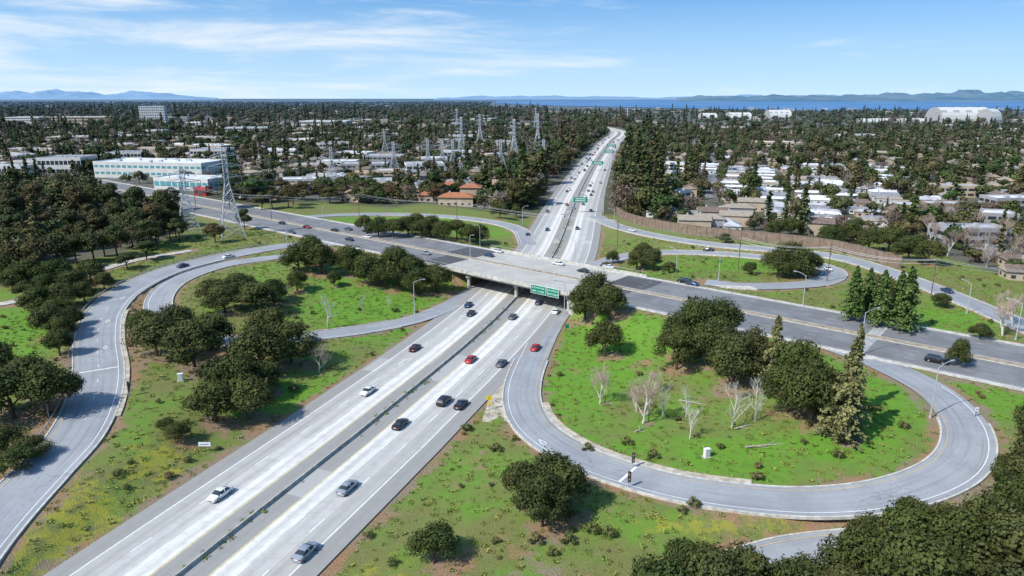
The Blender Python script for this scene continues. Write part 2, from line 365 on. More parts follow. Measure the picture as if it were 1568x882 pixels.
for a in [ (240,545,7.2,10),(298,562,7.6,11),(228,522,5.5,8),(325,535,6,9.5),(270,520,6,9),
 (398,570,7.6,11),(446,556,7.2,10),(418,535,6.5,10.5),
 (330,645,6.2,8.5),(380,642,6.5,9),(355,612,6.3,9.5),(405,600,4.5,7),
 (345,478,6.5,8),(392,478,7,9),(328,462,5,7),(368,458,6,8),(420,462,5,7),
 (458,418,6.5,10),(492,420,6.5,10.5),(476,405,6.5,10.5),(455,446,4.5,6.5),(512,438,2.7,5),
 (536,418,6.5,9.5),(566,432,6.5,9.5),(590,442,6,8),(604,420,6,9.5),(630,428,5.5,8.5),(640,450,5.5,8.5),(668,448,6.2,9.5),
 (22,640,7.5,10),(75,632,6.2,10),(-10,590,7,10),(50,600,5,8),
 (92,545,3.5,6.5),(78,515,5.0,8),(112,500,3.0,5.5),(60,478,5,7),(98,470,5,7),(130,462,4,6),(45,440,7,9),(90,436,6,8),(140,436,5,8),(10,432,7,9),(100,520,3.5,6),(90,490,4,6),(70,455,5,7),(115,450,5,7),(160,445,3.5,6),(40,455,4,5),(20,445,5,7),
 (50,702,3.2,4),(25,722,3.5,4),(8,690,3.5,4.5),(272,672,2.6,3.2),(255,660,1.8,2.4),
 (896,490,6,10.5),(932,492,5.6,10),(912,470,5.5,10),(926,546,5.0,9),
 (1036,566,5.6,10.5),(1062,535,6.5,12.5),(1092,560,6.5,11.5),(1122,588,6.2,11),(1100,530,6,11.5),(1150,572,5,10),(1040,545,5,11),
 (1205,632,5.6,10),(1240,652,6.3,12.5),(1222,612,6,12),(1270,640,5,9),
 (830,806,4.8,8.5),(866,788,4.5,8),(798,770,3.8,7),(842,770,4.8,8.5),(665,862,4.2,5.2),
 (1080,945,6,9.5),(1010,955,5,8),(1145,930,4.6,8),(1050,905,4,7),(960,985,5,7),(1205,945,4.5,7.5),(1235,930,4,6.5),
 (1305,910,5.2,8.5),(1385,885,5.6,10),(1455,895,5.6,10.5),(1325,852,3.6,6),(1510,880,5.2,11),(1400,970,7,12),(1440,838,3.8,6.5),(1290,960,5,8),(1392,818,3.4,5.6),
 (1555,825,5.0,9),(1590,880,7,12),(1545,748,3.0,6),(1600,760,6,11),(1550,930,7,12),(1600,690,6,10),
 (1190,424,6,9),(1222,424,6,9.5),(1208,415,6,10),(1240,420,4.5,7),
 (975,413,5,7.5),(1000,414,5,8),(985,405,5,8.5),(1025,418,3,4),(938,404,3,5),(928,415,2.5,3.5),(1345,470,6,9),(1465,560,3,6),
 (580,362,6,8),(602,364,6,8),(625,360,6,8),(645,366,5,8),(660,362,6,8.5),(680,368,5,8),(700,366,6,8.5),(718,372,5,8),(735,372,5.5,8),(560,355,5,7),(640,350,5,7),(790,333,4,6),(765,335,5,8),(1045,345,6,8),(1110,372,3,4),(1150,420,3,4),(1500,520,3,4),(1440,470,3,4),
 (1270,375,6,8),(1300,372,6,9),(1330,384,6,9),(1360,385,7,10),(1185,362,5,7),(1210,360,6,8),(1390,400,6,9),(1420,405,6,9)]:
    tree('oak',*a)
for a in [(1303,492,3.8,16),(1345,500,4.0,16),(1383,508,4.8,18),(1325,482,3.6,14),(1372,494,4,15)]: tree('pine',*a)
for a in [(1180,602,4.2,18),(1290,678,5.2,21),(1300,640,3.5,20),(1275,668,4,9)]: tree('deo',*a)
for a in [(502,502,9),(556,478,5),(1120,655,8.5),(1156,645,8),(1056,672,6.5),(1050,640,6),(595,470,3.5),(1015,640,7)]: tree('bare',a[0],a[1],0,a[2])
for a in [(918,618,8.5),(984,648,10),(488,570,6.5),(1000,600,5),(1535,515,10),(1550,500,9),(440,452,4),(1480,385,11),(1450,392,10),(1500,395,10),(975,630,6),(1425,370,11),(1460,352,12),(1530,378,12),(1400,345,11),(1490,362,12),(1550,400,10),(1435,340,11),(1510,410,8)]: tree('bareT',a[0],a[1],0,a[2])
EU=[(30,372,7,19),(70,360,7,20),(110,375,7,18),(150,370,6,17),(185,360,6,20),(215,375,6,19),(15,400,6,15),(55,398,6,15),(100,405,6,14),(145,402,6,14),(180,395,6,15),(240,372,6,20),(255,350,6,22),(20,345,7,21),(60,335,7,22),(120,340,7,21),(170,335,7,22),(215,340,6,21),(-30,390,8,20),(-60,420,8,18),(270,365,5,14),(330,372,5,10),(375,352,4,12),(225,398,5,9),(195,412,4,7)]
for i in range(46):
    u=R.uniform(-60,285); vb=np.interp(u,[-60,60,170,285],[450,432,405,372]); EU.append((u,R.uniform(318,vb),R.uniform(4.5,6.5),R.uniform(10,19)))
for i in range(16):
    EU.append((R.uniform(-40,150),R.uniform(288,318),R.uniform(4.5,6.5),R.uniform(12,19)))
for i in range(30):
    u=R.uniform(372,700); EU.append((u,R.uniform(296,312),R.uniform(5,7),R.uniform(9,14)))
for i in range(26):
    v=R.uniform(232,330); EU.append((np.interp(v,[215,330],[882,800])+R.uniform(-26,14),v,R.uniform(5,7),R.uniform(15,22)))
for i in range(16):
    v=R.uniform(225,315); EU.append((np.interp(v,[215,315],[962,948])+R.uniform(-6,22),v,R.uniform(5,6.5),R.uniform(13,19)))
for i in range(14): EU.append((R.uniform(350,460),R.uniform(300,324),5.5,R.uniform(11,17)))
for a in EU: tree('euc',*a)
def scatter(name,pts,meshes):
    col=bpy.data.collections.new(name+'_kit')
    for i,m in enumerate(meshes):
        o=bpy.data.objects.new('%s_part_%02d'%(name,i),m); col.objects.link(o)
    A=np.array(pts,'f'); me=bpy.data.meshes.new(name); me.vertices.add(len(A)); me.vertices.foreach_set('co',A[:,:3].ravel())
    rt=me.attributes.new('rot','FLOAT_VECTOR','POINT'); q=np.zeros((len(A),3),'f'); q[:,2]=A[:,3]; rt.data.foreach_set('vector',q.ravel())
    s=me.attributes.new('scl','FLOAT_VECTOR','POINT'); s.data.foreach_set('vector',np.stack([A[:,4],A[:,4],A[:,5]],1).ravel())
    ix=me.attributes.new('idx','INT','POINT'); ix.data.foreach_set('value',A[:,6].astype('i'))
    ng=bpy.data.node_groups.new(name+'_gn','GeometryNodeTree')
    ng.interface.new_socket('Geometry',in_out='INPUT',socket_type='NodeSocketGeometry'); ng.interface.new_socket('Geometry',in_out='OUTPUT',socket_type='NodeSocketGeometry')
    gi=ng.nodes.new('NodeGroupInput'); go=ng.nodes.new('NodeGroupOutput'); ip=ng.nodes.new('GeometryNodeInstanceOnPoints'); ci=ng.nodes.new('GeometryNodeCollectionInfo')
    ci.inputs['Collection'].default_value=col; ci.inputs['Separate Children'].default_value=True; ci.inputs['Reset Children'].default_value=True
    def na(nm,ty):
        n=ng.nodes.new('GeometryNodeInputNamedAttribute'); n.data_type=ty; n.inputs['Name'].default_value=nm; return [o for o in n.outputs if o.enabled and o.name=='Attribute'][0]
    L=ng.links.new
    L(gi.outputs[0],ip.inputs['Points']); L(ci.outputs[0],ip.inputs['Instance']); ip.inputs['Pick Instance'].default_value=True
    L(na('idx','INT'),ip.inputs['Instance Index']); L(na('rot','FLOAT_VECTOR'),ip.inputs['Rotation']); L(na('scl','FLOAT_VECTOR'),ip.inputs['Scale']); L(ip.outputs[0],go.inputs[0])
    o=obj(name,me); md=o.modifiers.new('scatter','NODES'); md.node_group=ng; return o
BU=[-400,0,60,170,250,300,400,500,600,640,800,850,940,1000,1100,1240,1350,1450,1568,2000]
BV=[480,452,420,400,378,335,318,312,318,308,322,318,318,333,350,366,374,400,440,520]
def open_area(x,y):
    u,v=P(x,y,3); return v>np.interp(u,BU,BV)
foot=[]
# ---------- buildings ----------
def windows_on(mb,w,d,z0,z1,nx,ny,m,frac=.6,off=.06):
    for sx in(-1,1):
        for i in range(nx):
            c=-w/2+w*(i+.5)/nx; a=w/nx*frac/2; y=sx*(d/2+off)
            mb.quad((c-a,y,z0),(c+a,y,z0),(c+a,y,z1),(c-a,y,z1),m)
        for i in range(ny):
            c=-d/2+d*(i+.5)/ny; a=d/ny*frac/2; x=sx*(w/2+off)
            mb.quad((x,c-a,z0),(x,c+a,z0),(x,c+a,z1),(x,c-a,z1),m)
def block(name,w,d,h,fl,wall='wall_w',roof='roof_w',gl='glass',frac=.8,units=True,wz=(.3,.78)):
    mb=MB(); mb.box((0,0,h/2-.5),(w,d,h+1),0); 
    mb.box((0,0,h+.53),(w-1.2,d-1.2,.05),1)
    for sx in(-1,1): mb.box((0,sx*(d/2-.15),h+.6),(w+.3,.35,1.2),0); mb.box((sx*(w/2-.15),0,h+.6),(.35,d-.7,1.2),0)
    fh=h/fl
    for f in range(fl): windows_on(mb,w,d,f*fh+fh*wz[0],f*fh+fh*wz[1],max(3,int(w/5)),max(2,int(d/5)),2,frac)
    mb.quad((-1.5,-d/2-.08,0),(1.5,-d/2-.08,0),(1.5,-d/2-.08,2.6),(-1.5,-d/2-.08,2.6),3)
    r=random.Random(int(w*d))
    if units:
        for i in range(max(2,int(w*d/350))): mb.box((r.uniform(-w*.4,w*.4),r.uniform(-d*.35,d*.35),h+1.3),(r.uniform(1.5,4),r.uniform(1.5,3),1.6),4)
    return mb.mesh(name,[wall,roof,gl,'dsteel','steel'])
def gable(name,w,d,h,rise,wall,roof,hip=0,over=.5,awning=False,ell=False):
    mb=MB()
    def wing(w,d,cx,cy,rot):
        s=MB(); s.box((0,0,h/2-.4),(w,d,h+.8),0)
        X=w/2+over;Y=d/2+over; z=h; t=z+rise; xi=X-hip*Y
        v=[(-X,-Y,z-.1),(X,-Y,z-.1),(X,Y,z-.1),(-X,Y,z-.1),(-xi,0,t),(xi,0,t)]
        s.add(v,[(0,1,5,4),(2,3,4,5)],1); s.add(v,[(1,2,5),(3,0,4)],1 if hip else 0); s.add([(a,b,c-.12) for a,b,c in v[:4]],[(3,2,1,0)],3)
        windows_on(s,w,d,.9,2.1,max(3,int(w/4)),2,2,.4)
        cc,ss=math.cos(rot),math.sin(rot); b=len(mb.v)
        mb.v+=[(cx+x*cc-y*ss,cy+x*ss+y*cc,z) for x,y,z in s.v]; mb.f+=[tuple(i+b for i in f) for f in s.f]; mb.m+=s.m
    wing(w,d,0,0,0)
    if ell: wing(d*1.1,d*.72,w*.26,-d*.62,math.pi/2+.001)
    mb.quad((w*-.2,-d/2-.09,0),(w*-.2+1,-d/2-.09,0),(w*-.2+1,-d/2-.09,2.1),(w*-.2,-d/2-.09,2.1),3)
    mb.box((-w*.22,d*.12,h+rise*.75+.5),(.9,.7,1.6),4)
    if awning: mb.box((0,d/2+1.5,2.5),(w*.7,3,.12),1); [mb.box((s*w*.33,d/2+2.9,1.2),(.12,.12,2.5),4) for s in(-1,1)]
    return mb.mesh(name,[wall,roof,'glass','dsteel','steel'])
def place(name,me,u,v,rz,fr=10,sc_=1):
    x,y,z=GT(u,v); foot.append((x,y,fr)); return obj(name,me,(x,y,z+.1),rz,sc_)
place('white_office_building',block('office_long',98,38,11,2,'wall_w','roof_w','teal',.7,wz=(.35,.7)),250,268,-.18,56)
place('white_showroom_building',block('showroom',46,22,7,1,'wall_w','roof_w','teal'),295,288,-.3,30)
place('red_fronted_shop',block('redshop',9,6,4.5,1,'sred','roof_w'),312,299,-.3,12)
place('white_office_tower',block('tower',62,34,46,7,'wall_w','roof_w','glass',.6,wz=(.4,.7)),237,190,.25,60)
place('white_annex_building',block('annex',60,30,14,3),272,187,.25,35)
place('tan_office_building',block('tanoffice',150,50,20,3,'wall_t','roof_w'),125,191,.05,90)
place('office_building',block('offb',90,50,18,3),45,190,.0,50)
for i,(u,v,w,d,h,wl) in enumerate([(500,196,110,50,16,'wall_w'),(650,268,34,24,10,'wall_w'),(665,256,26,20,9,'wall_w'),(560,262,44,26,7,'wall_g'),(520,256,40,20,6,'wall_w'),(600,272,30,20,6,'wall_t'),(545,243,40,22,7,'wall_w'),(480,262,40,20,6,'wall_t'),(430,240,44,24,8,'wall_w'),(590,250,40,26,8,'wall_g'),(700,243,34,20,8,'wall_w'),(760,230,40,24,8,'wall_t'),(380,205,80,30,12,'wall_w'),(1310,215,60,26,9,'wall_w'),(1185,228,50,24,9,'wall_t'),(1480,372,30,14,7,'wall_g'),(1500,345,30,16,7,'wall_g'),(1445,330,26,14,7,'wall_b'),(1540,320,26,16,7,'wall_g'),(1460,300,30,16,7,'wall_t'),(450,285,36,16,5,'wall_w'),(505,278,34,14,5,'wall_w'),(540,282,30,14,5,'wall_g'),(575,286,26,14,5,'wall_w')]):
    place('commercial_building',block('comm%d'%i,w,d,h,2,wl,'roof_w' if i%2==0 else 'roof_m'),u,v,R.uniform(-.3,.3),w*.6)
for i,(u,v) in enumerate([(1010,275),(1000,292),(1015,306),(985,262),(1040,262),(985,305)]):
    place('apartment_building',block('apt%d'%i,36,13,7,2,'wall_t' if i%2 else 'wall_w','roof_w' if i%3 else 'roof_g'),u,v,-.95+.05*i,20)
for (u,v,w,d,h,rz) in [(700,314,22,11,5.5,-.1),(722,304,14,11,8,-.1),(664,308,18,9,4.5,-.1),(622,302,18,9,4.5,.05),(690,298,12,9,7,-.1)]:
    place('red_tile_roof_building',gable('mission%d'%u,w,d,h,2.6,'wall_t','roof_r',1,.8),u,v,rz,w*.5)
place('tan_stucco_villa',gable('villa',20,12,9,2.4,'wall_t','roof_t',1,.8),778,288,-.2,12)
place('tan_stucco_villa',gable('villa2',14,10,12,2.2,'wall_t','roof_t',1,.8),770,296,-.2,12)
HS=[gable('house%d'%i,w,d,3.2 if i%3 else 5.8,2.0,wl,rf,i%2,ell=i%3!=0) for i,(w,d,wl,rf) in enumerate([(16,10,'wall_t','roof_t'),(18,10,'wall_w','roof_g'),(15,11,'wall_t','roof_b'),(17,9,'wall_g','roof_t'),(14,10,'wall_b','roof_g'),(18,11,'wall_w','roof_m'),(16,10,'wall_t','roof_b'),(19,11,'wall_w','roof_w')])]
MH=[gable('mobile%d'%i,w,7.4,3.2,1.0,wl,rf,i%2*.5,.3,True) for i,(w,wl,rf) in enumerate([(18,'wall_w','roof_w'),(16,'wall_t','roof_m'),(17,'wall_w','roof_g'),(19,'wall_g','roof_w'),(15,'wall_w','roof_t'),(17,'wall_t','roof_b'),(18,'wall_w','roof_m')])]
for a in [(1062,352,0),(1082,350,3),(1102,349,5),(1125,345,0),(1090,338,6),(1060,336,1),(1130,332,3),(1150,322,0)]: place('house',HS[a[2]],a[0],a[1],-.2+R.uniform(-.1,.1),10)
o0=np.array(G(1125,345)[:2]); ax=np.array([math.sin(.30),math.cos(.30)]); bx=np.array([ax[1],-ax[0]]); FA0=np.array(foot)
for i in range(-5,10):
    for j in range(0,30):
        if R.random()<.2 or j%7==6: continue
        p=o0+bx*(i*25+R.uniform(-2,2))+ax*(j*12.8+(i%3)*4+R.uniform(-1.2,1.2))
        u,v=P(*p)
        if v>np.interp(u,BU,BV)-5 or u<1050 or u>1400 or v<256: continue
        if (((FA0[:,:2]-p)**2).sum(1)<(FA0[:,2]+4)**2).any() or p[0]-np.interp(p[1],[300,700],[60,150])<40: continue
        foot.append((p[0],p[1],7.8)); obj('mobile_home',R.choice(MH),(p[0],p[1],hz(*p)+.1),math.atan2(bx[1],bx[0])+R.uniform(-.06,.06))
hp=[]; ang=.28; ca,sa=math.cos(ang),math.sin(ang)
FA=np.array(foot)
def clash(x,y,r,A): return bool((((A[:,0]-x)**2+(A[:,1]-y)**2)<(A[:,2]+r)**2).any())
def street_d(x,y):
    X=x*ca-y*sa; Y=x*sa+y*ca
    return min(abs((X+42)%84-42), abs((Y+120)%240-120))
for i in range(-80,100):
    for j in range(0,90):
        X=(i//4)*84+(17,31,53,67)[i%4]+R.uniform(-2.5,2.5); Y=j*19+R.uniform(-3,3)
        x=X*ca+Y*sa; y=-X*sa+Y*ca
        if y<200 or y>2100 or abs(x)>.88*y+60: continue
        if open_area(x,y) or fwd(x,y)<42 or R.random()<(.42 if y<900 else .62): continue
        if clash(x,y,10,FA) or abs((Y+120)%240-120)<13: continue
        if samp(DG,x,y)<10: continue
        u,v=P(x,y)
        if u<330 and v>262: continue
        hp.append((x,y,hz(x,y)+.1,-ang+R.choice((1.57,-1.57,0))+R.uniform(-.1,.1),.95,R.uniform(.9,1.15),R.choice((0,1,2,3,4,0,6,0,2,6,1,5))))
scatter('distant_houses',hp,HS)
BB=[block('far_block%d'%i,w,d,h,2,wl,rf) for i,(w,d,h,wl,rf) in enumerate([(60,30,9,'wall_w','roof_m'),(90,50,10,'wall_t','roof_w'),(50,40,14,'wall_w','roof_g'),(120,40,9,'wall_t','roof_m')])]
bp=[]
for i in range(340):
    y=R.uniform(800,5200)if i%4 else R.uniform(420,1300); x=R.uniform(-.9,.9)*y
    if fwd(x,y)<90 or open_area(x,y) or clash(x,y,30,FA) : continue
    if x>0 and (y<1300 or y>4400): continue
    if x<-.3*y and y<620: continue
    bp.append((x,y,0,R.uniform(-.4,.3),R.uniform(.3,.85),R.uniform(.6,1.1),R.randrange(4)))
scatter('distant_commercial_buildings',bp,BB)
mb=MB()
for kx in range(-22,26):
    X=kx*84.0
    for Y in np.arange(300,2300,14):
        x=X*ca+Y*sa; y=-X*sa+Y*ca
        if y<480 or fwd(x,y)<45 or open_area(x,y) or clash(x,y,-1,FA): continue
        c_=[(X+a,Y+b) for a,b in((-4,-7),(4,-7),(4,7),(-4,7))]; mb.add([(a*ca+b*sa,-a*sa+b*ca,-.10 if hz(x,y)<0 else hz(x,y)+.25) for a,b in c_],[(0,1,2,3)])
for ky in range(2,9):
    Y=ky*240.0
    for X in np.arange(-1900,2000,14):
        x=X*ca+Y*sa; y=-X*sa+Y*ca
        if y<480 or fwd(x,y)<45 or open_area(x,y) or clash(x,y,-1,FA) or abs((X+42)%84-42)<11.1: continue
        c_=[(X+a,Y+b) for a,b in((-7,-4),(7,-4),(7,4),(-7,4))]; mb.add([(a*ca+b*sa,-a*sa+b*ca,-.10 if hz(x,y)<0 else hz(x,y)+.25) for a,b in c_],[(0,1,2,3)])
obj('neighbourhood_streets',mb.mesh('neighbourhood_streets',['street']))
hpA=np.array([(a[0],a[1],6.0) for a in hp]); bpA=np.array([(a[0],a[1],19) for a in bp])
tp=[]
def try_tree(x,y,big,chk=True):
    if open_area(x,y) or fwd(x,y)<25: return
    if y<560 and samp(DG,x,y)<4: return
    if chk and (clash(x,y,-1,FA) or (y<1500 and clash(x,y,-1.5,hpA)) or clash(x,y,-5,bpA)): return
    if chk and y<1100 and street_d(x,y)<4.0: return
    k=R.choice((0,0,0,1,1,2,3,4,5,6,7)); s=R.choice((.45,.6,.75,.9,1.1,1.4))*R.uniform(.85,1.15)*big
    if chk and clash(x,y,3,FA): s*=.6
    tp.append((x,y,hz(x,y) if y<700 else -.2,R.random()*6.28,s,s*R.uniform(.75,1.15),k))
for _ in range(17500):
    y=math.sqrt(R.uniform(200**2,1500**2)); try_tree(R.uniform(-.9,.9)*y+R.uniform(-40,40),y,1.06)
for _ in range(12500):
    y=math.sqrt(R.uniform(1300**2,4600**2)); x=R.uniform(-.85,.85)*y
    if x>.05*y and y>3500: continue
    try_tree(x,y,1.75 if x<.05*y else 1.45)
for _ in range(700):
    y=R.uniform(3300,4200); x=R.uniform(.05,.9)*y; tp.append((x,y,-1,0,1.8,.6,R.randrange(4)))
for _ in range(2500):
    y=R.uniform(4500,12000); x=R.uniform(-.85,-.03)*y
    tp.append((x,y,-2,R.random()*6,5,1.5,R.randrange(4)))
for k in range(160,len(FW),3):
    t,n=frame(FW[k-1:k+2])
    for sd in(-1,1):
        for q in range(3 if FW[k-1,1]<1300 else 2):
            o=sd*R.uniform(30,62); x=FW[k-1,0]+n[1,0]*o; y=FW[k-1,1]+n[1,1]*o
            if R.random()<.8: try_tree(x,y,1.5,False)
scatter('distant_trees',tp,FAR)
# ---------- ground ----------
TA=np.array(trees)
zone=np.zeros((len(PT),4),'f'); zone[:,2]=1
q=PT[near]
zc=(q[:,1]*CT+H*ST); uu=784+F*q[:,0]/np.maximum(zc,1); vv=441+F*(-q[:,1]*ST+(H-3)*CT)/np.maximum(zc,1)
urb=np.clip((np.interp(uu,BU,BV)+6-vv)/6,0,1)
def bl(cu,cv,ru,rv): return np.exp(-(((uu-cu)/ru)**2+((vv-cv)/rv)**2))
lush=.22+.9*bl(570,470,120,45)+1.0*bl(960,500,110,70)+.8*bl(860,570,60,80)+.6*bl(1120,690,260,55)+.7*bl(1130,410,110,18)+.75*bl(470,590,110,36)+.9*bl(20,520,60,40)+.8*bl(1380,600,120,80)+.6*bl(1540,620,60,30)+.5*bl(640,345,160,12)+.35*bl(200,640,50,50)+.6*bl(1420,500,160,30)+.4*bl(720,700,50,50)+.2*bl(1000,790,200,40)
yel=1.3*bl(110,780,100,70)+1.1*bl(240,695,60,40)+.9*bl(1090,790,180,20)+1.0*bl(570,860,90,40)+.7*bl(30,840,60,30)+.5*bl(800,640,100,200)
dirt=np.clip(1-(DE[near]-.5)/4.0,0,1)*.78+.5*bl(200,540,30,80)+.55*bl(990,550,50,12)+.5*bl(880,545,30,12)+.45*bl(1110,600,70,18)+.6*bl(800,850,120,50)+.6*bl(330,560,70,35)+.35*bl(620,560,60,25)+.45*bl(1440,660,20,60)+.45*bl(740,700,50,50)+.15*bl(1050,640,160,30)+.3*bl(60,640,60,60)+.45*bl(300,700,60,30)+.3*bl(960,780,60,20)+.02
for c in range(0,len(q),8000):
    qq=q[c:c+8000]; d=np.sqrt(((qq[:,None,:]-(TA[None,:,:2]+np.array([1.5,-.5])))**2).sum(2))/TA[None,:,2]
    dirt[c:c+8000]+=np.clip(1.3-d.min(1),0,1)*.8
zone[near,0]=np.clip(lush,0,1.2); zone[near,1]=np.clip(dirt,0,1); zone[near,2]=urb; zone[near,3]=np.clip(yel,0,1)
nx,ny=len(XS),len(YS); I=np.arange(nx*ny).reshape(ny,nx)
fc=np.stack([I[:-1,:-1],I[:-1,1:],I[1:,1:],I[1:,:-1]],-1).reshape(-1,4)
me=bpy.data.meshes.new('ground'); me.vertices.add(nx*ny); me.vertices.foreach_set('co',np.column_stack([PT,Z]).astype('f').ravel())
me.loops.add(len(fc)*4); me.loops.foreach_set('vertex_index',fc.ravel().astype('i')); me.polygons.add(len(fc)); me.polygons.foreach_set('loop_start',np.arange(0,len(fc)*4,4,dtype='i')); me.polygons.foreach_set('loop_total',np.full(len(fc),4,'i'))
me.update(calc_edges=True); me.polygons.foreach_set('use_smooth',[True]*len(fc))
at=me.attributes.new('zone','FLOAT_COLOR','POINT'); at.data.foreach_set('color',zone.ravel())
t=NT('grass_and_soil'); p=t.pos(); a=t.n('ShaderNodeAttribute',attribute_name='zone'); s=t.n('ShaderNodeSeparateColor'); t.l(a.outputs['Color'],s.inputs[0])
n1=t.noise(.09,p,6,.65); n2=t.noise(.45,p,6,.7); n3=t.noise(3.5,p,4,.7); n4=t.noise(.22,p,7,.72)
g=t.math('ADD',s.outputs[0],t.math('MULTIPLY',t.math('SUBTRACT',n1,.5),2.2))
o=t.mix(t.mr(g,.05,.9),(.205,.205,.068),(.145,.31,.030))
o=t.mix(t.mr(n2,.45,.7,0,.55),o,(.115,.18,.038))
o=t.mix(t.mr(n4,.52,.74,0,.35),o,(.27,.25,.09))
yf=t.mr(t.math('ADD',a.outputs['Alpha'],t.math('MULTIPLY',t.math('SUBTRACT',n2,.5),4)),.6,1.25,0,.75)
o=t.mix(yf,o,(.38,.35,.045))
df=t.mr(t.math('ADD',s.outputs[1],t.math('MULTIPLY',t.math('SUBTRACT',n4,.52),2.6)),.38,.72,0,.95)
do=t.mix(t.mr(n1,.35,.65),(.38,.215,.115),(.30,.235,.17))
o=t.mix(df,o,t.mix(t.mr(n3,.4,.7,0,.55),do,(.17,.12,.075)))
o=t.mix(t.mr(n3,.35,.7,0,.45),o,t.mix(.5,o,(.03,.035,.015)))
vo=t.n('ShaderNodeTexVoronoi'); vo.inputs['Scale'].default_value=.045; t.l(p,vo.inputs['Vector'])
vs=t.n('ShaderNodeSeparateColor'); t.l(vo.outputs['Color'],vs.inputs[0])
uo=t.mix(t.mr(vs.outputs[0],.35,.6),(.09,.10,.05),(.15,.14,.11))
uo=t.mix(t.math('GREATER_THAN',vs.outputs[1],.95),uo,(.32,.30,.28))
uo=t.mix(t.mr(n2,.4,.6,0,.6),uo,(.09,.09,.055))
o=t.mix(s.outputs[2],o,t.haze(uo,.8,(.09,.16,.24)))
t.col(o)
bmp=t.n('ShaderNodeBump'); bmp.inputs['Strength'].default_value=.6; bmp.inputs['Distance'].default_value=.5; t.l(n3,bmp.inputs['Height']); t.l(bmp.outputs[0],t.b.inputs['Normal'])
me.materials.append(t.m); obj('ground',me)
# ---------- roads ----------
mb=MB();uv=[]; strip(mb,uv,FW,-19,19,0); finish(mb,uv,'freeway',['fwy'])
mb=MB();uv=[]; strip(mb,uv,CRS,-18,18,0,0,0,b0+1); strip(mb,uv,CRS,-18,18,0,1,b0,b1+1); strip(mb,uv,CRS,-18,18,0,0,b1,None)
finish(mb,uv,'crossing_road',['asph','deck'])
mb=MB();uv=[]
for i0,i1,a,b in[(b0-8,b0,-16.2,-1.5),(b0-6,b0,1.5,16.2),(b1,b1+7,-16.2,-1.5),(b1,b1+6,1.5,16.2)]: strip(mb,uv,CRS,a,b,.006,0,i0,i1+1)
M['patch']=asphalt('asphalt_patch',(.095,.095,.10),1.2); finish(mb,uv,'approach_asphalt_patch',['patch'])
for k,(p,hw) in ROADS.items():
    mb=MB();uv=[]; strip(mb,uv,p,-hw,hw,0); finish(mb,uv,'frontage_path' if k=='frontL' else 'ramp_road',['asph_r'] if k!='frontL' else ['conc'])
kb=MB()
for k,(p,hw) in ROADS.items():
    if k in('frontL',): continue
    e0,e1={'outerL':(0,18),'loopL':(12,28),'loopR':(36,22),'rampNL':(8,12),'rampNR':(8,2),'loopNR':(12,20),'rampSE':(1,1)}[k]
    slab(kb,p,hw+.004,hw+.35,.12,-.4,0,e0,len(p)-e1)
    slab(kb,p,-hw-.35,-hw-.004,.12,-.4,0,e0,len(p)-e1)
obj('ramp_kerb',kb.mesh('ramp_kerb',['conc_l']))
mb=MB(); p,hw=ROADS['loopR']; slab(mb,p,-hw-1.9,-hw-.36,.05,-.5,0,50,82)
p,hw=ROADS['outerL']; slab(mb,p,hw+.36,hw+1.3,.05,-.5,0,30,70); obj('paved_verge',mb.mesh('paved_verge',['verge']))
gp=[G(*q) for q in[(738,645),(752,600),(782,560),(806,560),(792,600),(790,650)]]
mb=MB(); mb.add([(x,y,-.05) for x,y,z in gp],[(0,1,2,3,4,5)][:1]); obj('gore_pavement',mb.mesh('gore_pavement',['verge']))
def island(pts,z=6.5):
    A=[G(u,v,z+.12) for u,v in pts]; mb=MB(); n=len(A); mb.add([(x,y,z+.12) for x,y,_ in A]+[(x,y,z-.3) for x,y,_ in A],[tuple(range(n))[::-1]]+[(i,(i+1)%n,n+(i+1)%n,n+i) for i in range(n)]); obj('traffic_island',mb.mesh('traffic_island',['conc_l']))
island([(1296,541),(1338,545),(1362,553),(1346,551),(1310,546)]); island([(1090,436),(1150,438),(1160,443),(1120,441)])
mk=MB()
def line(p,o,w,m,i0=0,i1=None,dz=.012): strip(mk,None,p,o-w/2,o+w/2,dz,m,i0,i1)
def dash(p,o,w,m,on,off,i0=0,i1=None,dz=.012):
    i1=len(p) if i1 is None else i1; k=i0
    while k+on+1<=i1: strip(mk,None,p,o-w/2,o+w/2,dz,m,k,k+on+1); k+=on+off
for sg in(-1,1):
    line(FW,sg*4.1,.2,1); line(FW,sg*15.2,.2,0)
    for q in(7.8,11.5): dash(FW,sg*q,.18,0,2,5)
for sg in(-1,1):
    line(CRS,sg*1.7,.10,1); line(CRS,sg*15.4,.11,2)
    for q in(5.2,8.6,12): dash(CRS,sg*q,.12,2,1,5)
for i in range(-15,16):
    if abs(i)<2: continue
    t_,n_=frame(CRS); k=b1+42; c=CRS[k,:2]+n_[k]*i*1.05
    mk.add([(*(c+t_[k]*a+n_[k]*b),6.52) for a,b in((-1.6,-.25),(-1.6,.25),(1.6,.25),(1.6,-.25))],[(0,1,2,3)],2)
for k,(p,hw) in ROADS.items():
    if k=='frontL': continue
    e0,e1=(4,14)
    line(p,-hw+.9,.12,1,e0,len(p)-e1); line(p,hw-1.1,.13,0,e0,len(p)-e1)
    if k in('outerL',): dash(p,0,.12,0,1,4,30,len(p)-20)
def bars(k,i,hw,w=.5):
    p,_=ROADS[k]; t_,n_=frame(p); a=p[i,:2]
    mk.add([(*(a-n_[i]*(hw-1)-t_[i]*w/2),p[i,2]+.03),(*(a+n_[i]*(hw-1.2)-t_[i]*w/2),p[i,2]+.03),(*(a+n_[i]*(hw-1.2)+t_[i]*w/2),p[i,2]+.03),(*(a-n_[i]*(hw-1)+t_[i]*w/2),p[i,2]+.03)],[(0,1,2,3)],0)
bars('outerL',44,5.3); bars('loopR',70,4.3)
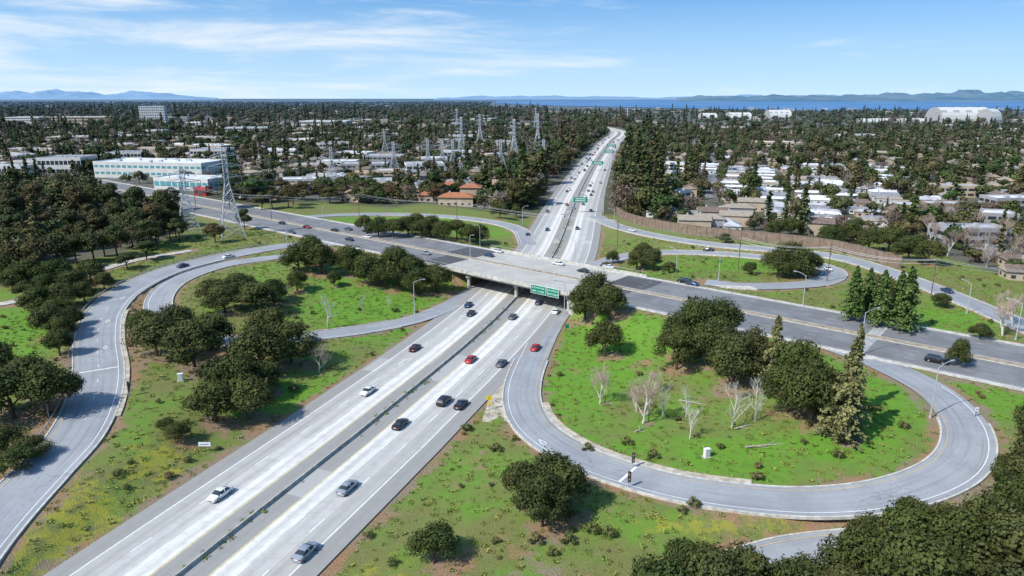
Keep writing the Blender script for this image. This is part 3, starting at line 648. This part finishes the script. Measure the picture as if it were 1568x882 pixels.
for k,ii in(('outerL',(52,64,76)),('loopR',(60,))):
    p,hw=ROADS[k]; t_,n_=frame(p)
    for i in ii:
        a=p[i,:2]+n_[i]*1.9; A=[a+t_[i]*1.7,a+n_[i]*.6,a-t_[i]*1.7,a-n_[i]*.6]; B=[a+t_[i]*1.2,a+n_[i]*.38,a-t_[i]*1.2,a-n_[i]*.38]; z=p[i,2]+.035
        mk.add([(*q_,z) for q_ in A]+[(*q_,z) for q_ in B],[(j,(j+1)%4,4+(j+1)%4,4+j) for j in range(4)],0)
me=mk.mesh('lane_markings',['white','yellow','worn']); obj('lane_markings',me)
mb=MB()
slab(mb,FW,-.42,.42,.10,-.1); slab(mb,FW,-.22,.22,.3,.10); slab(mb,FW,-.11,.11,.7,.3)
obj('median_barrier',mb.mesh('median_barrier',['conc']))
M['island']=simple('median_paving',(.34,.28,.21),.9,.3,.7)
mb=MB(); slab(mb,CRS,-1.2,1.2,.14,-.1,1); slab(mb,CRS,-1.4,-1.203,.15,-.1,0); slab(mb,CRS,1.203,1.4,.15,-.1,0); obj('median_island',mb.mesh('median_island',['conc_l','island']))
mb=MB(); slab(mb,CRS,16.3,18.0,.14,-.1); slab(mb,CRS,-18.0,-16.3,.14,-.1); obj('sidewalk',mb.mesh('sidewalk',['conc_l']))
br=bpy.data.objects.new('overpass_bridge',None); sc.collection.objects.link(br)
mb=MB(); slab(mb,CRS,-18.4,18.4,-.02,-.4,0,b0,b1+1)
for q in np.linspace(-16.4,16.4,9): slab(mb,CRS,q-.5,q+.5,-.4,-1.45,0,b0,b1+1)
obj('deck_girders',mb.mesh('deck_girders',['conc']),parent=br)
mb=MB()
for a,b in((18.02,18.45),(-18.45,-18.02)): slab(mb,CRS,a,b,.8,-.45,0,b0-3,b1+4)
for a in(18.23,-18.23):
    t_,n_=frame(CRS)
    for k in range(b0-3,b1+4):
        x,y=CRS[k,:2]+n_[k]*a; mb.tube((x,y,7.25),(x,y,8.3),.04,.04,4,1)
    slab(mb,CRS,a-.04,a+.04,1.85,1.77,1,b0-3,b1+4)
obj('parapet',mb.mesh('parapet',['conc','steel']),parent=br)
mb=MB()
slab(mb,CRS,-18.3,18.3,-.42,-7,0,b0-1,b0+1); slab(mb,CRS,-18.3,18.3,-.42,-7,0,b1-1,b1+1)
tf,nf=frame(FW)
for off in(-20.3,0,20.6):
    cols=[]
    for k in range(jf-14,jf+15):
        x,y=FW[k,:2]+nf[k]*off; w=np.array((x,y))-CRS[ic,:2]; tc,nc=frame(CRS); lat=float(w@nc[ic])
        if abs(lat)<16.5: cols.append((x,y))
    for i in np.linspace(0,len(cols)-1,4).astype(int): mb.tube((*cols[i],-.4),(*cols[i],4.7),.62,.62,14)
    c0,c1=np.array(cols[0]),np.array(cols[-1]); cm=(c0+c1)/2; an=math.atan2(*(c1-c0)[::-1]); mb.box((*cm,4.6),(np.linalg.norm(c1-c0)+2.5,1.5,.88),0,an)
obj('piers',mb.mesh('piers',['conc']),parent=br)
# ---------- signs ----------
def near_on(p,x,y):
    d=((p[:,:2]-np.array((x,y)))**2).sum(1); k=int(d.argmin()); t,n=frame(p); return k,t[k],n[k],float((np.array((x,y))-p[k,:2])@n[k])
def signpanel(name,loc,rz,w,h,text,mat='sgreen'):
    e=bpy.data.objects.new(name,None); e.location=loc; e.rotation_euler=(0,0,rz); sc.collection.objects.link(e)
    mb=MB(); mb.box((0,0,0),(w,.12,h),1); mb.box((0,-.075,0),(w-.25,.03,h-.25),0)
    for x in(-w*.3,w*.3): mb.box((x,.2,0),(.15,.25,h+.4),2)
    obj('panel',mb.mesh(name+'_panel',[mat,'swhite','steel']),parent=e)
    for i,l in enumerate(text):
        c=bpy.data.curves.new(name+'_text','FONT'); c.body=l; c.size=h*.28; c.align_x='CENTER'; c.align_y='CENTER'; c.materials.append(M['swhite'])
        o=bpy.data.objects.new('legend_%d'%(i+1),c); sc.collection.objects.link(o); o.parent=e; o.rotation_euler=(math.pi/2,0,0); o.location=(0,-.11,h*(.22-.42*i))
    return e
for u,v,w,tx in((834,440,6.4,['El Camino Real','EXIT 1/4 MILE']),(862,445,4.8,['Central Expwy','NEXT RIGHT'])):
    x,y,z=G(u,v,6.0); k,tt,nn,o=near_on(CRS,x,y); xy=CRS[k,:2]+nn*19.0
    signpanel('overhead_guide_sign',(xy[0],xy[1],6.2),math.atan2(tt[1],tt[0]),w,3.0,tx)
for (u,v,off,w) in((874,325,3,9),(905,262,3,11),(922,243,8,12),(928,232,6,12)):
    x,y,z=G(u,v); k,tt,nn,o=near_on(FW,x,y); rz=math.atan2(nn[1],nn[0]); b=FW[k,:2]
    e=bpy.data.objects.new('overhead_sign_gantry',None); e.location=(b[0],b[1],0); e.rotation_euler=(0,0,rz); sc.collection.objects.link(e)
    mb=MB(); mb.tube((0,0,0),(0,0,8.5),.3,.22,8); mb.tube((19.6,0,-.2),(19.6,0,8.5),.3,.22,8)
    for z in(7.2,8.4): mb.tube((0,0,z),(19.6,0,z),.12,.12,5)
    for i in range(10): mb.tube((i*1.96,0,7.2 if i%2 else 8.4),((i+1)*1.96,0,8.4 if i%2 else 7.2),.08,.08,4)
    obj('truss',mb.mesh('gantry_truss',['steel']),parent=e)
    mb=MB(); mb.box((off+w/2-2,-.4,8),(w,.12,3.6),1); mb.box((off+w/2-2,-.48,8),(w-.3,.04,3.3),0)
    for r_ in range(2): mb.box((off+w/2-2,-.52,8.6-r_*1.2),(w*.7,.03,.4),1)
    obj('panel',mb.mesh('gantry_panel',['sgreen','swhite']),parent=e)
def post_sign(name,u,v,h,w,hh,mat,diamond=False,two=False):
    x,y,z=GT(u,v); mb=MB()
    for q in((-w*.35,w*.35) if two else (0,)): mb.box((q,0,h/2-.2),(.12,.12,h+.4),1)
    if diamond:
        a=w/2; c=h; vs=[(0,-.09,c-a),(a,-.09,c),(0,-.09,c+a),(-a,-.09,c)]; mb.add(vs+[(p_[0],-.065,p_[2]) for p_ in vs],[(0,1,2,3),(7,6,5,4),(0,4,5,1),(1,5,6,2),(2,6,7,3),(3,7,4,0)],0)
        mb.box((0,-.11,c),(.12,.02,a*.9),2); mb.box((0,-.085,c-a-.5),(w*.55,.04,.5),0)
    else: mb.box((0,-.1,h-hh/2),(w,.06,hh),0); mb.box((0,-.14,h-hh/2),(w*.7,.02,.12),2)
    return obj(name,mb.mesh(name,[mat,'wood','dsteel']),(x,y,z))
post_sign('yellow_warning_sign',749,628,3.0,1.7,1,'syellow',True)
post_sign('roadside_guide_sign',315,692,2.2,2.4,.9,'swhite',two=True)
post_sign('speed_limit_sign',1493,640,2.4,.7,.9,'swhite'); post_sign('exit_marker_sign',868,512,3.2,1.2,1.2,'sgreen'); post_sign('street_name_sign',612,352,4,2.4,1,'sgreen',two=True)
def lamp(u,v,h,arm,rz):
    x,y,z=GT(u,v); mb=MB(); mb.tube((0,0,-.3),(0,0,.5),.28,.22,10); mb.tube((0,0,.5),(0,0,h),.15,.09,8)
    pts=[(arm*t,0,h-.2+1.0*math.sin(t*1.5)) for t in(0,.25,.5,.75,1)]
    for a,b in zip(pts,pts[1:]): mb.tube(a,b,.07,.06,6)
    e=pts[-1]; mb.box((e[0]+.35,0,e[2]),(.9,.34,.16),0); mb.box((e[0]+.4,0,e[2]-.11),(.55,.26,.06),1)
    return obj('street_lamp',mb.mesh('street_lamp',['steel','head']),(x,y,z),rz)
for a in[(635,482,11,3,.2),(1316,546,11.5,3.5,.3),(1424,640,11,3.5,.4),(864,482,11,3,3.4),(1229,470,10,3,2.5),(440,372,10,3,-1),(1100,430,9,2.5,2),(495,345,9,2.5,-1),(735,378,9,2.5,2),(1480,480,9,2.5,2),(880,400,9,2.5,2.5),(1035,418,9,2.5,2.5),(720,395,9,2.5,-1),(1555,520,10,3,2.5),(940,350,10,2.5,3),(800,345,10,2.5,0)]: lamp(*a)
def pylon(Hh):
    mb=MB(); r=.30 if Hh>45 else .20
    wd=lambda z:max(.9,(4.2*(1-z/(Hh*.62))+.9) if z<Hh*.62 else .9)
    lv=[0]+[Hh*q for q in(.13,.25,.36,.46,.55,.62,.70,.78,.86,.94,1)]
    for z0,z1 in zip(lv,lv[1:]):
        a,b=wd(z0),wd(z1); A=[(-a,-a,z0),(a,-a,z0),(a,a,z0),(-a,a,z0)]; B=[(-b,-b,z1),(b,-b,z1),(b,b,z1),(-b,b,z1)]
        for i in range(4):
            j=(i+1)%4; mb.tube(A[i],B[i],r,r,4); mb.tube(A[i],B[j],r*.55,r*.55,3); mb.tube(A[j],B[i],r*.55,r*.55,3); mb.tube(B[i],B[j],r*.5,r*.5,3)
    for q,l in((.68,6.5),(.80,7.5),(.92,5.5)):
        z=Hh*q
        for s in(-1,1):
            for y in(-.9,.9): mb.tube((s*.9,y,z),(s*l,0,z+.3),.7*r,.5*r,4); mb.tube((s*.9,y,z+1.6),(s*l,0,z+.3),.6*r,.45*r,3)
            mb.tube((s*l,0,z+.3),(s*l,0,z-1.4),.14,.14,5)
    return mb.mesh('lattice_tower_%d'%Hh,['steel'])
PY={h:pylon(h) for h in(30,40,46,50)}
wires=MB(); pyl=[]
for (u,v,h,rz) in[(356,362,40,.5),(290,356,30,.5),(604,268,30,.4),(707,238,46,.3),(787,248,46,.3),(823,238,50,.3),(832,262,30,.3),(767,262,30,.3),(694,262,30,.3),(678,262,30,.3),(656,262,30,.3),(960,196,46,.3),(820,196,46,.2),(590,240,30,.3),(510,285,30,.4),(700,200,46,.3),(735,225,46,.3)]:
    x,y,z=GT(u,v); obj('transmission_tower',PY[h],(x,y,z),rz); pyl.append((x,y,z,h,rz))
def wire(a,b,sag,r=.045):
    a=Vector(a);b=Vector(b); pr=a
    for i in range(1,13):
        t_=i/12; q=a.lerp(b,t_); q.z-=sag*4*t_*(1-t_); wires.tube(pr,q,r,r,3); pr=q
for i,j in((0,6),(1,2),(6,4),(3,5),(2,3)):
    A,B=pyl[i],pyl[j]
    for q,l in((.68,6.5),(.80,7.5),(.92,5.5)):
        for s_ in(-1,1): wire((A[0]+s_*l*math.cos(A[4]),A[1]+s_*l*math.sin(A[4]),A[2]+A[3]*q-1.3),(B[0]+s_*l*math.cos(B[4]),B[1]+s_*l*math.sin(B[4]),B[2]+B[3]*q-1.3),7)
def upole():
    mb=MB(); mb.tube((0,0,-.5),(0,0,13),.19,.13,8); 
    for z,w in((12.4,2.6),(11.2,2.2)):
        mb.box((0,.16,z),(w,.12,.14),0)
        for x in(-w*.45,-w*.2,w*.2,w*.45): mb.tube((x,.16,z+.07),(x,.16,z+.3),.05,.04,5,1)
    mb.tube((.35,0,9.6),(.35,0,10.6),.25,.25,10,1); return mb.mesh('utility_pole',['wood','steel'])
UP=upole(); up=[]
for (u,v) in((1690,480),(1425,456),(1266,432),(1130,414),(945,378),(700,345),(550,332),(416,336),(300,318)):
    x,y,z=GT(u,v); o=obj('utility_pole',UP,(x,y,z),.7); up.append((x,y,z))
for A,B in zip(up,up[1:]):
    for dz,s_ in((12.6,-1.1),(12.6,1.1),(11.4,0)): wire((A[0]+s_*.76,A[1]+s_*.64,A[2]+dz),(B[0]+s_*.76,B[1]+s_*.64,B[2]+dz),1.6,.035)
obj('power_lines',wires.mesh('power_lines',['steel']))
def signal(u,v,rz,h=3.2):
    x,y,z=GT(u,v); mb=MB(); mb.tube((0,0,-.2),(0,0,h),.09,.07,8,1)
    for i,zz in enumerate((h-.2,h-1.2)):
        mb.box((0,-.2,zz),(.42,.3,.95),0); mb.box((0,-.36,zz),(.6,.03,1.1),0)
        for q,m in((.28,2),(0,3),(-.28,4)): mb.tube((0,-.37,zz+q),(0,-.46,zz+q),.1,.1,10,m)
    return obj('ramp_meter_signal',mb.mesh('ramp_meter_signal',['dsteel','steel','tail','syellow','sgreen']),(x,y,z),rz)
for a in((197,607,2.6),(962,748,.2),(968,718,.2),(75,640,2.6)): signal(*a)
def cabinet(u,v):
    x,y,z=GT(u,v); mb=MB(); mb.box((0,0,0),(1.6,1.2,.3),1); mb.box((0,0,.95),(1.1,.7,1.6),0); mb.box((0,0,1.79),(1.25,.85,.08),0); mb.box((0,-.37,.95),(.9,.03,1.35),2)
    return obj('traffic_control_cabinet',mb.mesh('traffic_control_cabinet',['swhite','conc','wall_w']),(x,y,z),.3)
for a in((1082,700),(277,583)): cabinet(*a)
for (u,v,l,rz) in((1172,684,8,.1),(1060,618,6,-.5),(1140,655,4,.3),(980,660,3,.6)):
    x,y,z=GT(u,v); mb=MB(); mb.tube((-l/2,0,.2),(l/2,.4,.25),.18,.08,7); mb.tube((0,0,.2),(l*.3,1.3,.5),.08,.03,5); mb.tube((-l*.2,0,.2),(0,-1.2,.4),.07,.03,5); obj('fallen_branch',mb.mesh('fallen_branch',['rock']),(x,y,z),rz)
p,hw=ROADS['outerL']; mb=MB(); t_,n_=frame(p)
for k in range(20,len(p)-14,1):
    x,y=p[k,:2]-n_[k]*(hw+1.1); mb.box((x,y,p[k,2]+.3),(.14,.14,.9),1)
slab(mb,p,-hw-1.05,-hw-.98,.78,.5,0,20,len(p)-14); obj('guard_rail',mb.mesh('guard_rail',['steel','wood']))
mb=MB(); SW=path([GT(*q) for q in[(938,322),(948,332),(968,341),(1010,351),(1080,362),(1150,369),(1240,379),(1300,390),(1380,412)]])
slab(mb,SW,-.15,.15,4.6,-1); slab(mb,SW,-.25,.25,4.8,4.6,1)
t_,n_=frame(SW)
for k in range(0,len(SW),3): mb.box((SW[k,0],SW[k,1],SW[k,2]+2.2),(.6,.6,5.0),1)
obj('sound_wall',mb.mesh('sound_wall',['swall','swall']))
# ---------- vehicles ----------
def paint(name,c,metal=.3): 
    t=NT(name); t.col(tuple(c)+(1,)); t.b.inputs['Roughness'].default_value=.28; t.b.inputs['Metallic'].default_value=metal; t.b.inputs['Specular IOR Level'].default_value=.5; t.b.inputs['Coat Weight'].default_value=.5; return t.m
PC={'white':(.74,.74,.73),'black':(.015,.015,.018),'silver':(.36,.40,.44),'grey':(.13,.14,.155),'red':(.42,.015,.02),'maroon':(.10,.012,.018),'blue':(.03,.06,.14),'tan':(.35,.30,.24)}
for k,c in PC.items(): M['p_'+k]=paint('car_paint_'+k,c,0 if k in('white','red','black') else .4)
def carmesh(kind,colr):
    if kind=='sedan':
        st=[(-2.36,.50,.52,.66),(-2.30,.78,.80,.84),(-2.0,.92,.95,.90),(-1.55,.96,1.0,.92),(-.95,.97,1.36,.925),(-.2,.97,1.45,.925),(.42,.95,1.40,.925),(1.15,.93,.99,.92),(1.9,.82,.87,.89),(2.25,.70,.73,.80),(2.36,.45,.47,.62)]; cab=(3,7); rf=(4,6); wx=1.38; wr=.33; tw=.62
    else:
        st=[(-2.38,.50,.52,.72),(-2.33,.98,1.0,.90),(-2.2,1.06,1.15,.93),(-1.9,1.08,1.66,.94),(-.9,1.08,1.74,.94),(.1,1.07,1.74,.94),(.55,1.06,1.68,.94),(1.2,1.04,1.12,.94),(1.95,.97,1.02,.91),(2.3,.84,.87,.84),(2.4,.5,.52,.68)]; cab=(2,7); rf=(3,6); wx=1.42; wr=.37; tw=.68
    mb=MB(); prof=[]
    for i,(x,bz,tz,w) in enumerate(st):
        incab=cab[0]<i<cab[1]; tww=tw if incab else w*.80
        sec=[(0,.24),(w*.86,.24),(w*.985,.42),(w,.66*bz+.1),(w*.955,bz),(tww,tz-.035 if incab else tz-.01),(tww*.8,tz),(0,tz+.02)]
        full=[(x,-y,z) for y,z in sec]+[(x,y,z) for y,z in sec[::-1][1:-1]]
        prof.append(full)
    n=len(prof[0]); vs=[v for s_ in prof for v in s_]
    for i in range(len(st)-1):
        for j in range(n):
            k=(j+1)%n; sj=j if j<7 else n-1-j
            m=0
            if cab[0]<=i<cab[1]:
                if sj==4: m=1
                if sj in(5,6) and not(rf[0]<=i<rf[1]): m=1
            mb.f.append((i*n+j,i*n+k,(i+1)*n+k,(i+1)*n+j)); mb.m.append(m)
    mb.v=vs; mb.f.append(tuple(range(n))[::-1]); mb.m.append(0); mb.f.append(tuple(range((len(st)-1)*n,len(st)*n))); mb.m.append(0)
    for sx in(-1,1):
        for sy in(-1,1):
            mb.tube((sx*wx,sy*.70,wr),(sx*wx,sy*.94,wr),wr,wr,14,2); mb.tube((sx*wx,sy*.94,wr),(sx*wx,sy*.955,wr),wr*.6,wr*.55,10,3)
    for sy in(-1,1):
        z=.62 if kind=='sedan' else .78
        mb.box((2.22,sy*.60,z+.02),(.22,.36,.13),4); mb.box((-2.29,sy*.64,z+.12),(.1,.34,.15),5)
        mb.box((.85,sy*1.0,1.0 if kind=='sedan' else 1.12),(.16,.2,.13),0)
        mb.box((-.25,sy*(.79 if kind=='sedan' else .82),1.18 if kind=='sedan' else 1.38),(.10,.12,.42),0)
    mb.box((-2.34,0,.62),(.05,.5,.13),6); mb.box((2.34,0,.45),(.06,1.0,.16),2)
    me=mb.mesh('car_body',['p_'+colr,'glass','tire','hub','head','tail','swhite'])
    for pl in me.polygons:
        if pl.material_index in(0,) : pl.use_smooth=True
    me.set_sharp_from_angle(angle=math.radians(38)); return me
CM={}
def car(u,v,road,colr,kind='sedan',rev=None):
    p,z=(FW,0) if road=='F' else (CRS,6.5) if road=='C' else (ROADS[road][0],None)
    if z is None:
        z=3
        for _ in range(6): x,y,_z=G(u,v,z+.7); z=p[near_on(p,x,y)[0],2]
    x,y,_z=G(u,v,z+.7); k,t,n,o=near_on(p,x,y); d=1 if o>0 else -1
    if rev is not None: d=rev
    key=(kind,colr)
    if key not in CM: CM[key]=carmesh(*key)
    sl=math.atan2(p[min(k+1,len(p)-1),2]-p[max(k-1,0),2],4)*d
    ob=obj('sedan_car' if kind=='sedan' else 'suv_car',CM[key],(x,y,p[k,2]+.015),math.atan2(t[1]*d,t[0]*d),(1.04,1.04,1.04)); ob.rotation_euler[1]=-sl
    return ob
for a in[(337,755,'F','white'),(563,598,'F','white'),(635,532,'F','maroon'),(721,479,'F','black'),(717,466,'F','blue'),
 (468,843,'F','silver'),(532,745,'F','silver'),(613,648,'F','black'),(680,613,'F','black','suv'),(706,618,'F','black'),(721,549,'F','red'),(768,555,'F','grey'),(785,484,'F','grey'),(820,531,'F','red'),(825,462,'F','blue'),(851,476,'F','white'),
 (748,390,'C','blue'),(762,384,'C','white'),(855,403,'C','white'),(893,414,'C','black'),(932,408,'C','white'),(512,352,'C','black'),(533,350,'C','grey'),(562,362,'C','white'),(652,387,'C','silver'),(535,366,'C','black'),(432,341,'C','black'),(446,355,'C','grey'),(1048,430,'C','black','suv'),(1434,551,'C','black','suv'),(1060,434,'C','blue'),(470,347,'C','red'),
 (280,406,'outerL','blue'),(350,392,'outerL','white'),(1450,444,'rampNR','blue'),(1268,411,'loopNR','white'),(968,352,'rampNR','white'),(1085,382,'loopNR','black'),
 (808,359,'F','black'),(838,351,'F','blue'),(838,323,'F','grey'),(884,349,'F','black'),(868,313,'F','red'),(850,312,'F','white'),(893,312,'F','grey'),(905,322,'F','black'),(862,330,'F','white'),(896,300,'F','white'),(878,318,'F','silver'),(905,298,'F','black'),(872,290,'F','white'),(903,284,'F','grey')]: car(*a)
for i in range(56):
    k=R.randrange(250,640); t_,n_=frame(FW[k-1:k+2]); o=R.choice((-13.3,-9.6,-6,6,9.6,13.3)); d=1 if o>0 else -1
    x,y=FW[k,:2]+n_[1]*o; key=('sedan' if R.random()<.6 else 'suv',R.choice(list(PC)))
    if key not in CM: CM[key]=carmesh(*key)
    obj('sedan_car' if key[0]=='sedan' else 'suv_car',CM[key],(x,y,.015),math.atan2(t_[1,1]*d,t_[1,0]*d))
# ---------- grass tufts & shrubs ----------
def tuft(name,n,sp,h,ls,mat):
    C=np.stack([RN.normal(0,sp*.5,n),RN.normal(0,sp*.5,n),RN.rand(n)*h],1); N=unit(n); return leafmesh(name,C,N,RN.rand(n),ls*(.5+RN.rand(n)),MB(),(mat,'bark'))
TU=[tuft('tuft%d'%i,26,.55,.32,.13,'grassb') for i in range(3)]; SH=[oak('shrub%d'%i,1.1,1.3,500,.11,7,('shrub','bark')) for i in range(3)]
gp=[];sp=[]
while len(gp)<14000:
    x=R.uniform(-150,190); y=R.uniform(62,330)
    if abs(x)>y*.85+10 or samp(DG,x,y)<.8 or not open_area(x,y): continue
    s_=R.uniform(.35,1.1); gp.append((x,y,hz(x,y),R.random()*6,s_,s_,R.randrange(3)))
    if R.random()<.022: s_=R.uniform(.3,1.0); sp.append((x,y,hz(x,y),R.random()*6,s_,s_,R.randrange(3)))
for k in range(20,220):
    for _ in range(2):
        if R.random()<.4+.4*math.sin(k*.21):
            s_=R.uniform(.5,1.1); o=R.choice((-.8,.8)); gp.append((FW[k,0]+nf[k,0]*o,FW[k,1]+nf[k,1]*o+R.uniform(-1,1),0,0,s_,s_*1.3,R.randrange(3)))
for u,v in((790,770),(905,815),(930,820),(870,830),(820,830),(1060,775),(1160,735),(1280,700),(960,680),(1340,630),(1380,655),(900,690),(760,690),(715,660),(605,478),(1000,700),(450,600)):
    x,y,z=GT(u,v); sp.append((x,y,z,0,1.3,1.2,R.randrange(3)))
scatter('grass_tufts',gp,TU); scatter('low_shrubs',sp,SH)
# ---------- bay, hills, hangars ----------
t=NT('bay_water'); t.col(t.mix(t.mr(t.noise(.0012,t.pos(),3),.4,.6),(.07,.17,.34),(.11,.23,.40))); t.b.inputs['Roughness'].default_value=.4
mb=MB(); mb.add([G(u,v,2) for u,v in[(760,158),(860,162),(1000,165),(1210,169),(1420,173),(1900,178),(2100,155),(1200,153.2),(760,154)]],[tuple(range(9))]); M['bay']=t.m; obj('bay_water',mb.mesh('bay_water',['bay']))
def hills(name,D,prof,c1,c2,depth,base=0):
    us=np.linspace(-500,2100,420); top=np.interp(us,[a for a,b in prof],[b for a,b in prof]); mb=MB(); rows=9; vs=[];fs=[]
    ph=RN.rand(8)*6
    for r_ in range(rows):
        q=r_/(rows-1)
        for i,u in enumerate(us):
            dist=D+depth*q; hh=max(0,(150-top[i]))/F*D+55
            f=q**.8*(1+.10*math.sin(u*.063+ph[0]+q*3)+.10*math.sin(u*.11+ph[1]-q*5)+.07*math.sin(u*.23+ph[2]+q*9)+.04*math.sin(u*.6+ph[3]))
            vs.append(((u-784)/F*dist,dist,base+hh*f if top[i]<149.5 else -20))
    n=len(us)
    for r_ in range(rows-1):
        for i in range(n-1): fs.append((r_*n+i,r_*n+i+1,(r_+1)*n+i+1,(r_+1)*n+i))
    mb.add(vs,fs); t=NT(name+'_hazed_vegetation'); t.col(t.mix(t.mr(t.noise(.0009,t.pos(),6,.65),.35,.65),c1,c2)); M[name]=t.m; t.b.inputs['Specular IOR Level'].default_value=0  # bluish distance haze is painted into both hill colours
    obj(name,mb.mesh(name,[name],True))
hills('distant_hills',30000,[(-500,148),(-50,147),(60,139),(100,136),(150,140),(190,142),(240,139),(290,143),(330,149),(380,150),(660,150),(720,147),(800,146),(930,147),(1000,149),(1100,145),(2100,143)],(.18,.30,.44),(.22,.34,.48),5000)
hills('bay_hills',12500,[(-500,150),(1020,150),(1050,147),(1080,145),(1140,146),(1200,143.5),(1260,145.5),(1320,141),(1380,142),(1440,137),(1500,138),(1560,136),(1700,133),(2100,133)],(.08,.17,.26),(.15,.23,.29),2600)
def hangar(L,Wd,Hh):
    mb=MB(); n=14; vs=[]
    for x in np.linspace(-L/2,L/2,9):
        for i in range(n+1): a=math.pi*i/n; vs.append((x,-Wd/2*math.cos(a),Hh*math.sin(a)**.8))
    for k in range(8):
        for i in range(n): mb.f.append((k*(n+1)+i,k*(n+1)+i+1,(k+1)*(n+1)+i+1,(k+1)*(n+1)+i)); mb.m.append(0 if k%2 or i%3 else 1)
    mb.v=vs; mb.f+= [tuple(range(n+1)),tuple(range(8*(n+1),9*(n+1)))[::-1]]; mb.m+=[1,1]; return mb.mesh('hangar',['wall_w','wall_g'])
for u,v,L,Wd,Hh,rz in((1465,189,150,70,44,.15),(1190,184,70,50,32,.1),(1130,184,70,50,24,.1),(1512,190,40,50,40,.5),(1083,184,50,40,22,.1),(1340,188,120,30,12,.1),(1400,188,90,30,12,.1)):
    x,y,z=G(u,v); obj('airship_hangar',hangar(L,Wd,Hh),(x,y,0),rz)
# ---------- light, world, camera ----------
az=math.radians(236); el=math.radians(45)
sd=Vector((math.sin(az)*math.cos(el),math.cos(az)*math.cos(el),math.sin(el)))
L=bpy.data.lights.new('sun','SUN'); L.energy=5.0; L.angle=math.radians(.5); L.color=(1,.97,.91)
lo=bpy.data.objects.new('sun',L); lo.rotation_euler=(-sd).to_track_quat('-Z','Y').to_euler(); sc.collection.objects.link(lo)
w=bpy.data.worlds.new('World'); sc.world=w; w.use_nodes=True; nt=w.node_tree; bg=nt.nodes['Background']; bg.inputs[1].default_value=.115
def N_(ty,**k):
    o=nt.nodes.new(ty)
    for a,b in k.items(): setattr(o,a,b)
    return o
LK=nt.links.new
tc=N_('ShaderNodeTexCoord'); sx=N_('ShaderNodeSeparateXYZ'); LK(tc.outputs['Generated'],sx.inputs[0])
zz=N_('ShaderNodeMath',operation='ADD'); zz.inputs[1].default_value=.25; LK(sx.outputs[2],zz.inputs[0])
cv=N_('ShaderNodeCombineXYZ'); LK(sx.outputs[0],cv.inputs[0]); LK(sx.outputs[1],cv.inputs[1]); LK(zz.outputs[0],cv.inputs[2])
nv=N_('ShaderNodeVectorMath',operation='NORMALIZE'); LK(cv.outputs[0],nv.inputs[0])
sk=N_('ShaderNodeTexSky'); sk.sky_type='NISHITA'; sk.sun_disc=False; sk.sun_elevation=el; sk.sun_rotation=az; sk.altitude=60; sk.air_density=1.0; sk.dust_density=.3; sk.ozone_density=2.0
LK(nv.outputs[0],sk.inputs[0])
tint=N_('ShaderNodeMix',data_type='RGBA',blend_type='MULTIPLY'); tint.inputs[0].default_value=1; tint.inputs[7].default_value=(.80,1.5,1.85,1); LK(sk.outputs[0],tint.inputs[6])
hzr=N_('ShaderNodeMapRange'); hzr.interpolation_type='LINEAR'; hzr.inputs[1].default_value=.15; hzr.inputs[2].default_value=0; hzr.inputs[4].default_value=.92; LK(sx.outputs[2],hzr.inputs[0])
hm=N_('ShaderNodeMix',data_type='RGBA'); hm.inputs[7].default_value=(5.6,7.6,8.9,1); LK(hzr.outputs[0],hm.inputs[0]); LK(tint.outputs[2],hm.inputs[6])
mp=N_('ShaderNodeMapping'); mp.inputs['Scale'].default_value=(2.2,2.2,19); mp.inputs['Rotation'].default_value=(0,-.05,0); LK(tc.outputs['Generated'],mp.inputs[0])
no=N_('ShaderNodeTexNoise'); no.inputs['Scale'].default_value=1.6; no.inputs['Detail'].default_value=8; no.inputs['Roughness'].default_value=.6; no.inputs['Distortion'].default_value=.4; LK(mp.outputs[0],no.inputs['Vector'])
mrx=N_('ShaderNodeMapRange'); mrx.inputs[1].default_value=.45; mrx.inputs[2].default_value=-.5; mrx.inputs[3].default_value=-.10; mrx.inputs[4].default_value=.11; LK(sx.outputs[0],mrx.inputs[0])
ad=N_('ShaderNodeMath',operation='ADD'); LK(no.outputs[0],ad.inputs[0]); LK(mrx.outputs[0],ad.inputs[1])
cr=N_('ShaderNodeMapRange'); cr.interpolation_type='SMOOTHSTEP'; cr.inputs[1].default_value=.47; cr.inputs[2].default_value=.78; cr.inputs[4].default_value=.8; LK(ad.outputs[0],cr.inputs[0])
mx=N_('ShaderNodeMix',data_type='RGBA'); mx.inputs[7].default_value=(8.0,8.5,8.9,1)
LK(cr.outputs[0],mx.inputs[0]); LK(hm.outputs[2],mx.inputs[6]); LK(mx.outputs[2],bg.inputs[0])
cam=bpy.data.cameras.new('camera'); cam.sensor_width=36; cam.lens=36*F/1568; cam.clip_start=.5; cam.clip_end=150000
co=bpy.data.objects.new('camera',cam); co.location=(0,0,H); co.rotation_euler=(math.pi/2-TH,0,0); sc.collection.objects.link(co); sc.camera=co
sc.view_settings.view_transform='Standard'; sc.view_settings.look='None'; sc.view_settings.exposure=0
print('COUNTS',len(hp),len(bp),len(tp),len(bpy.data.objects))
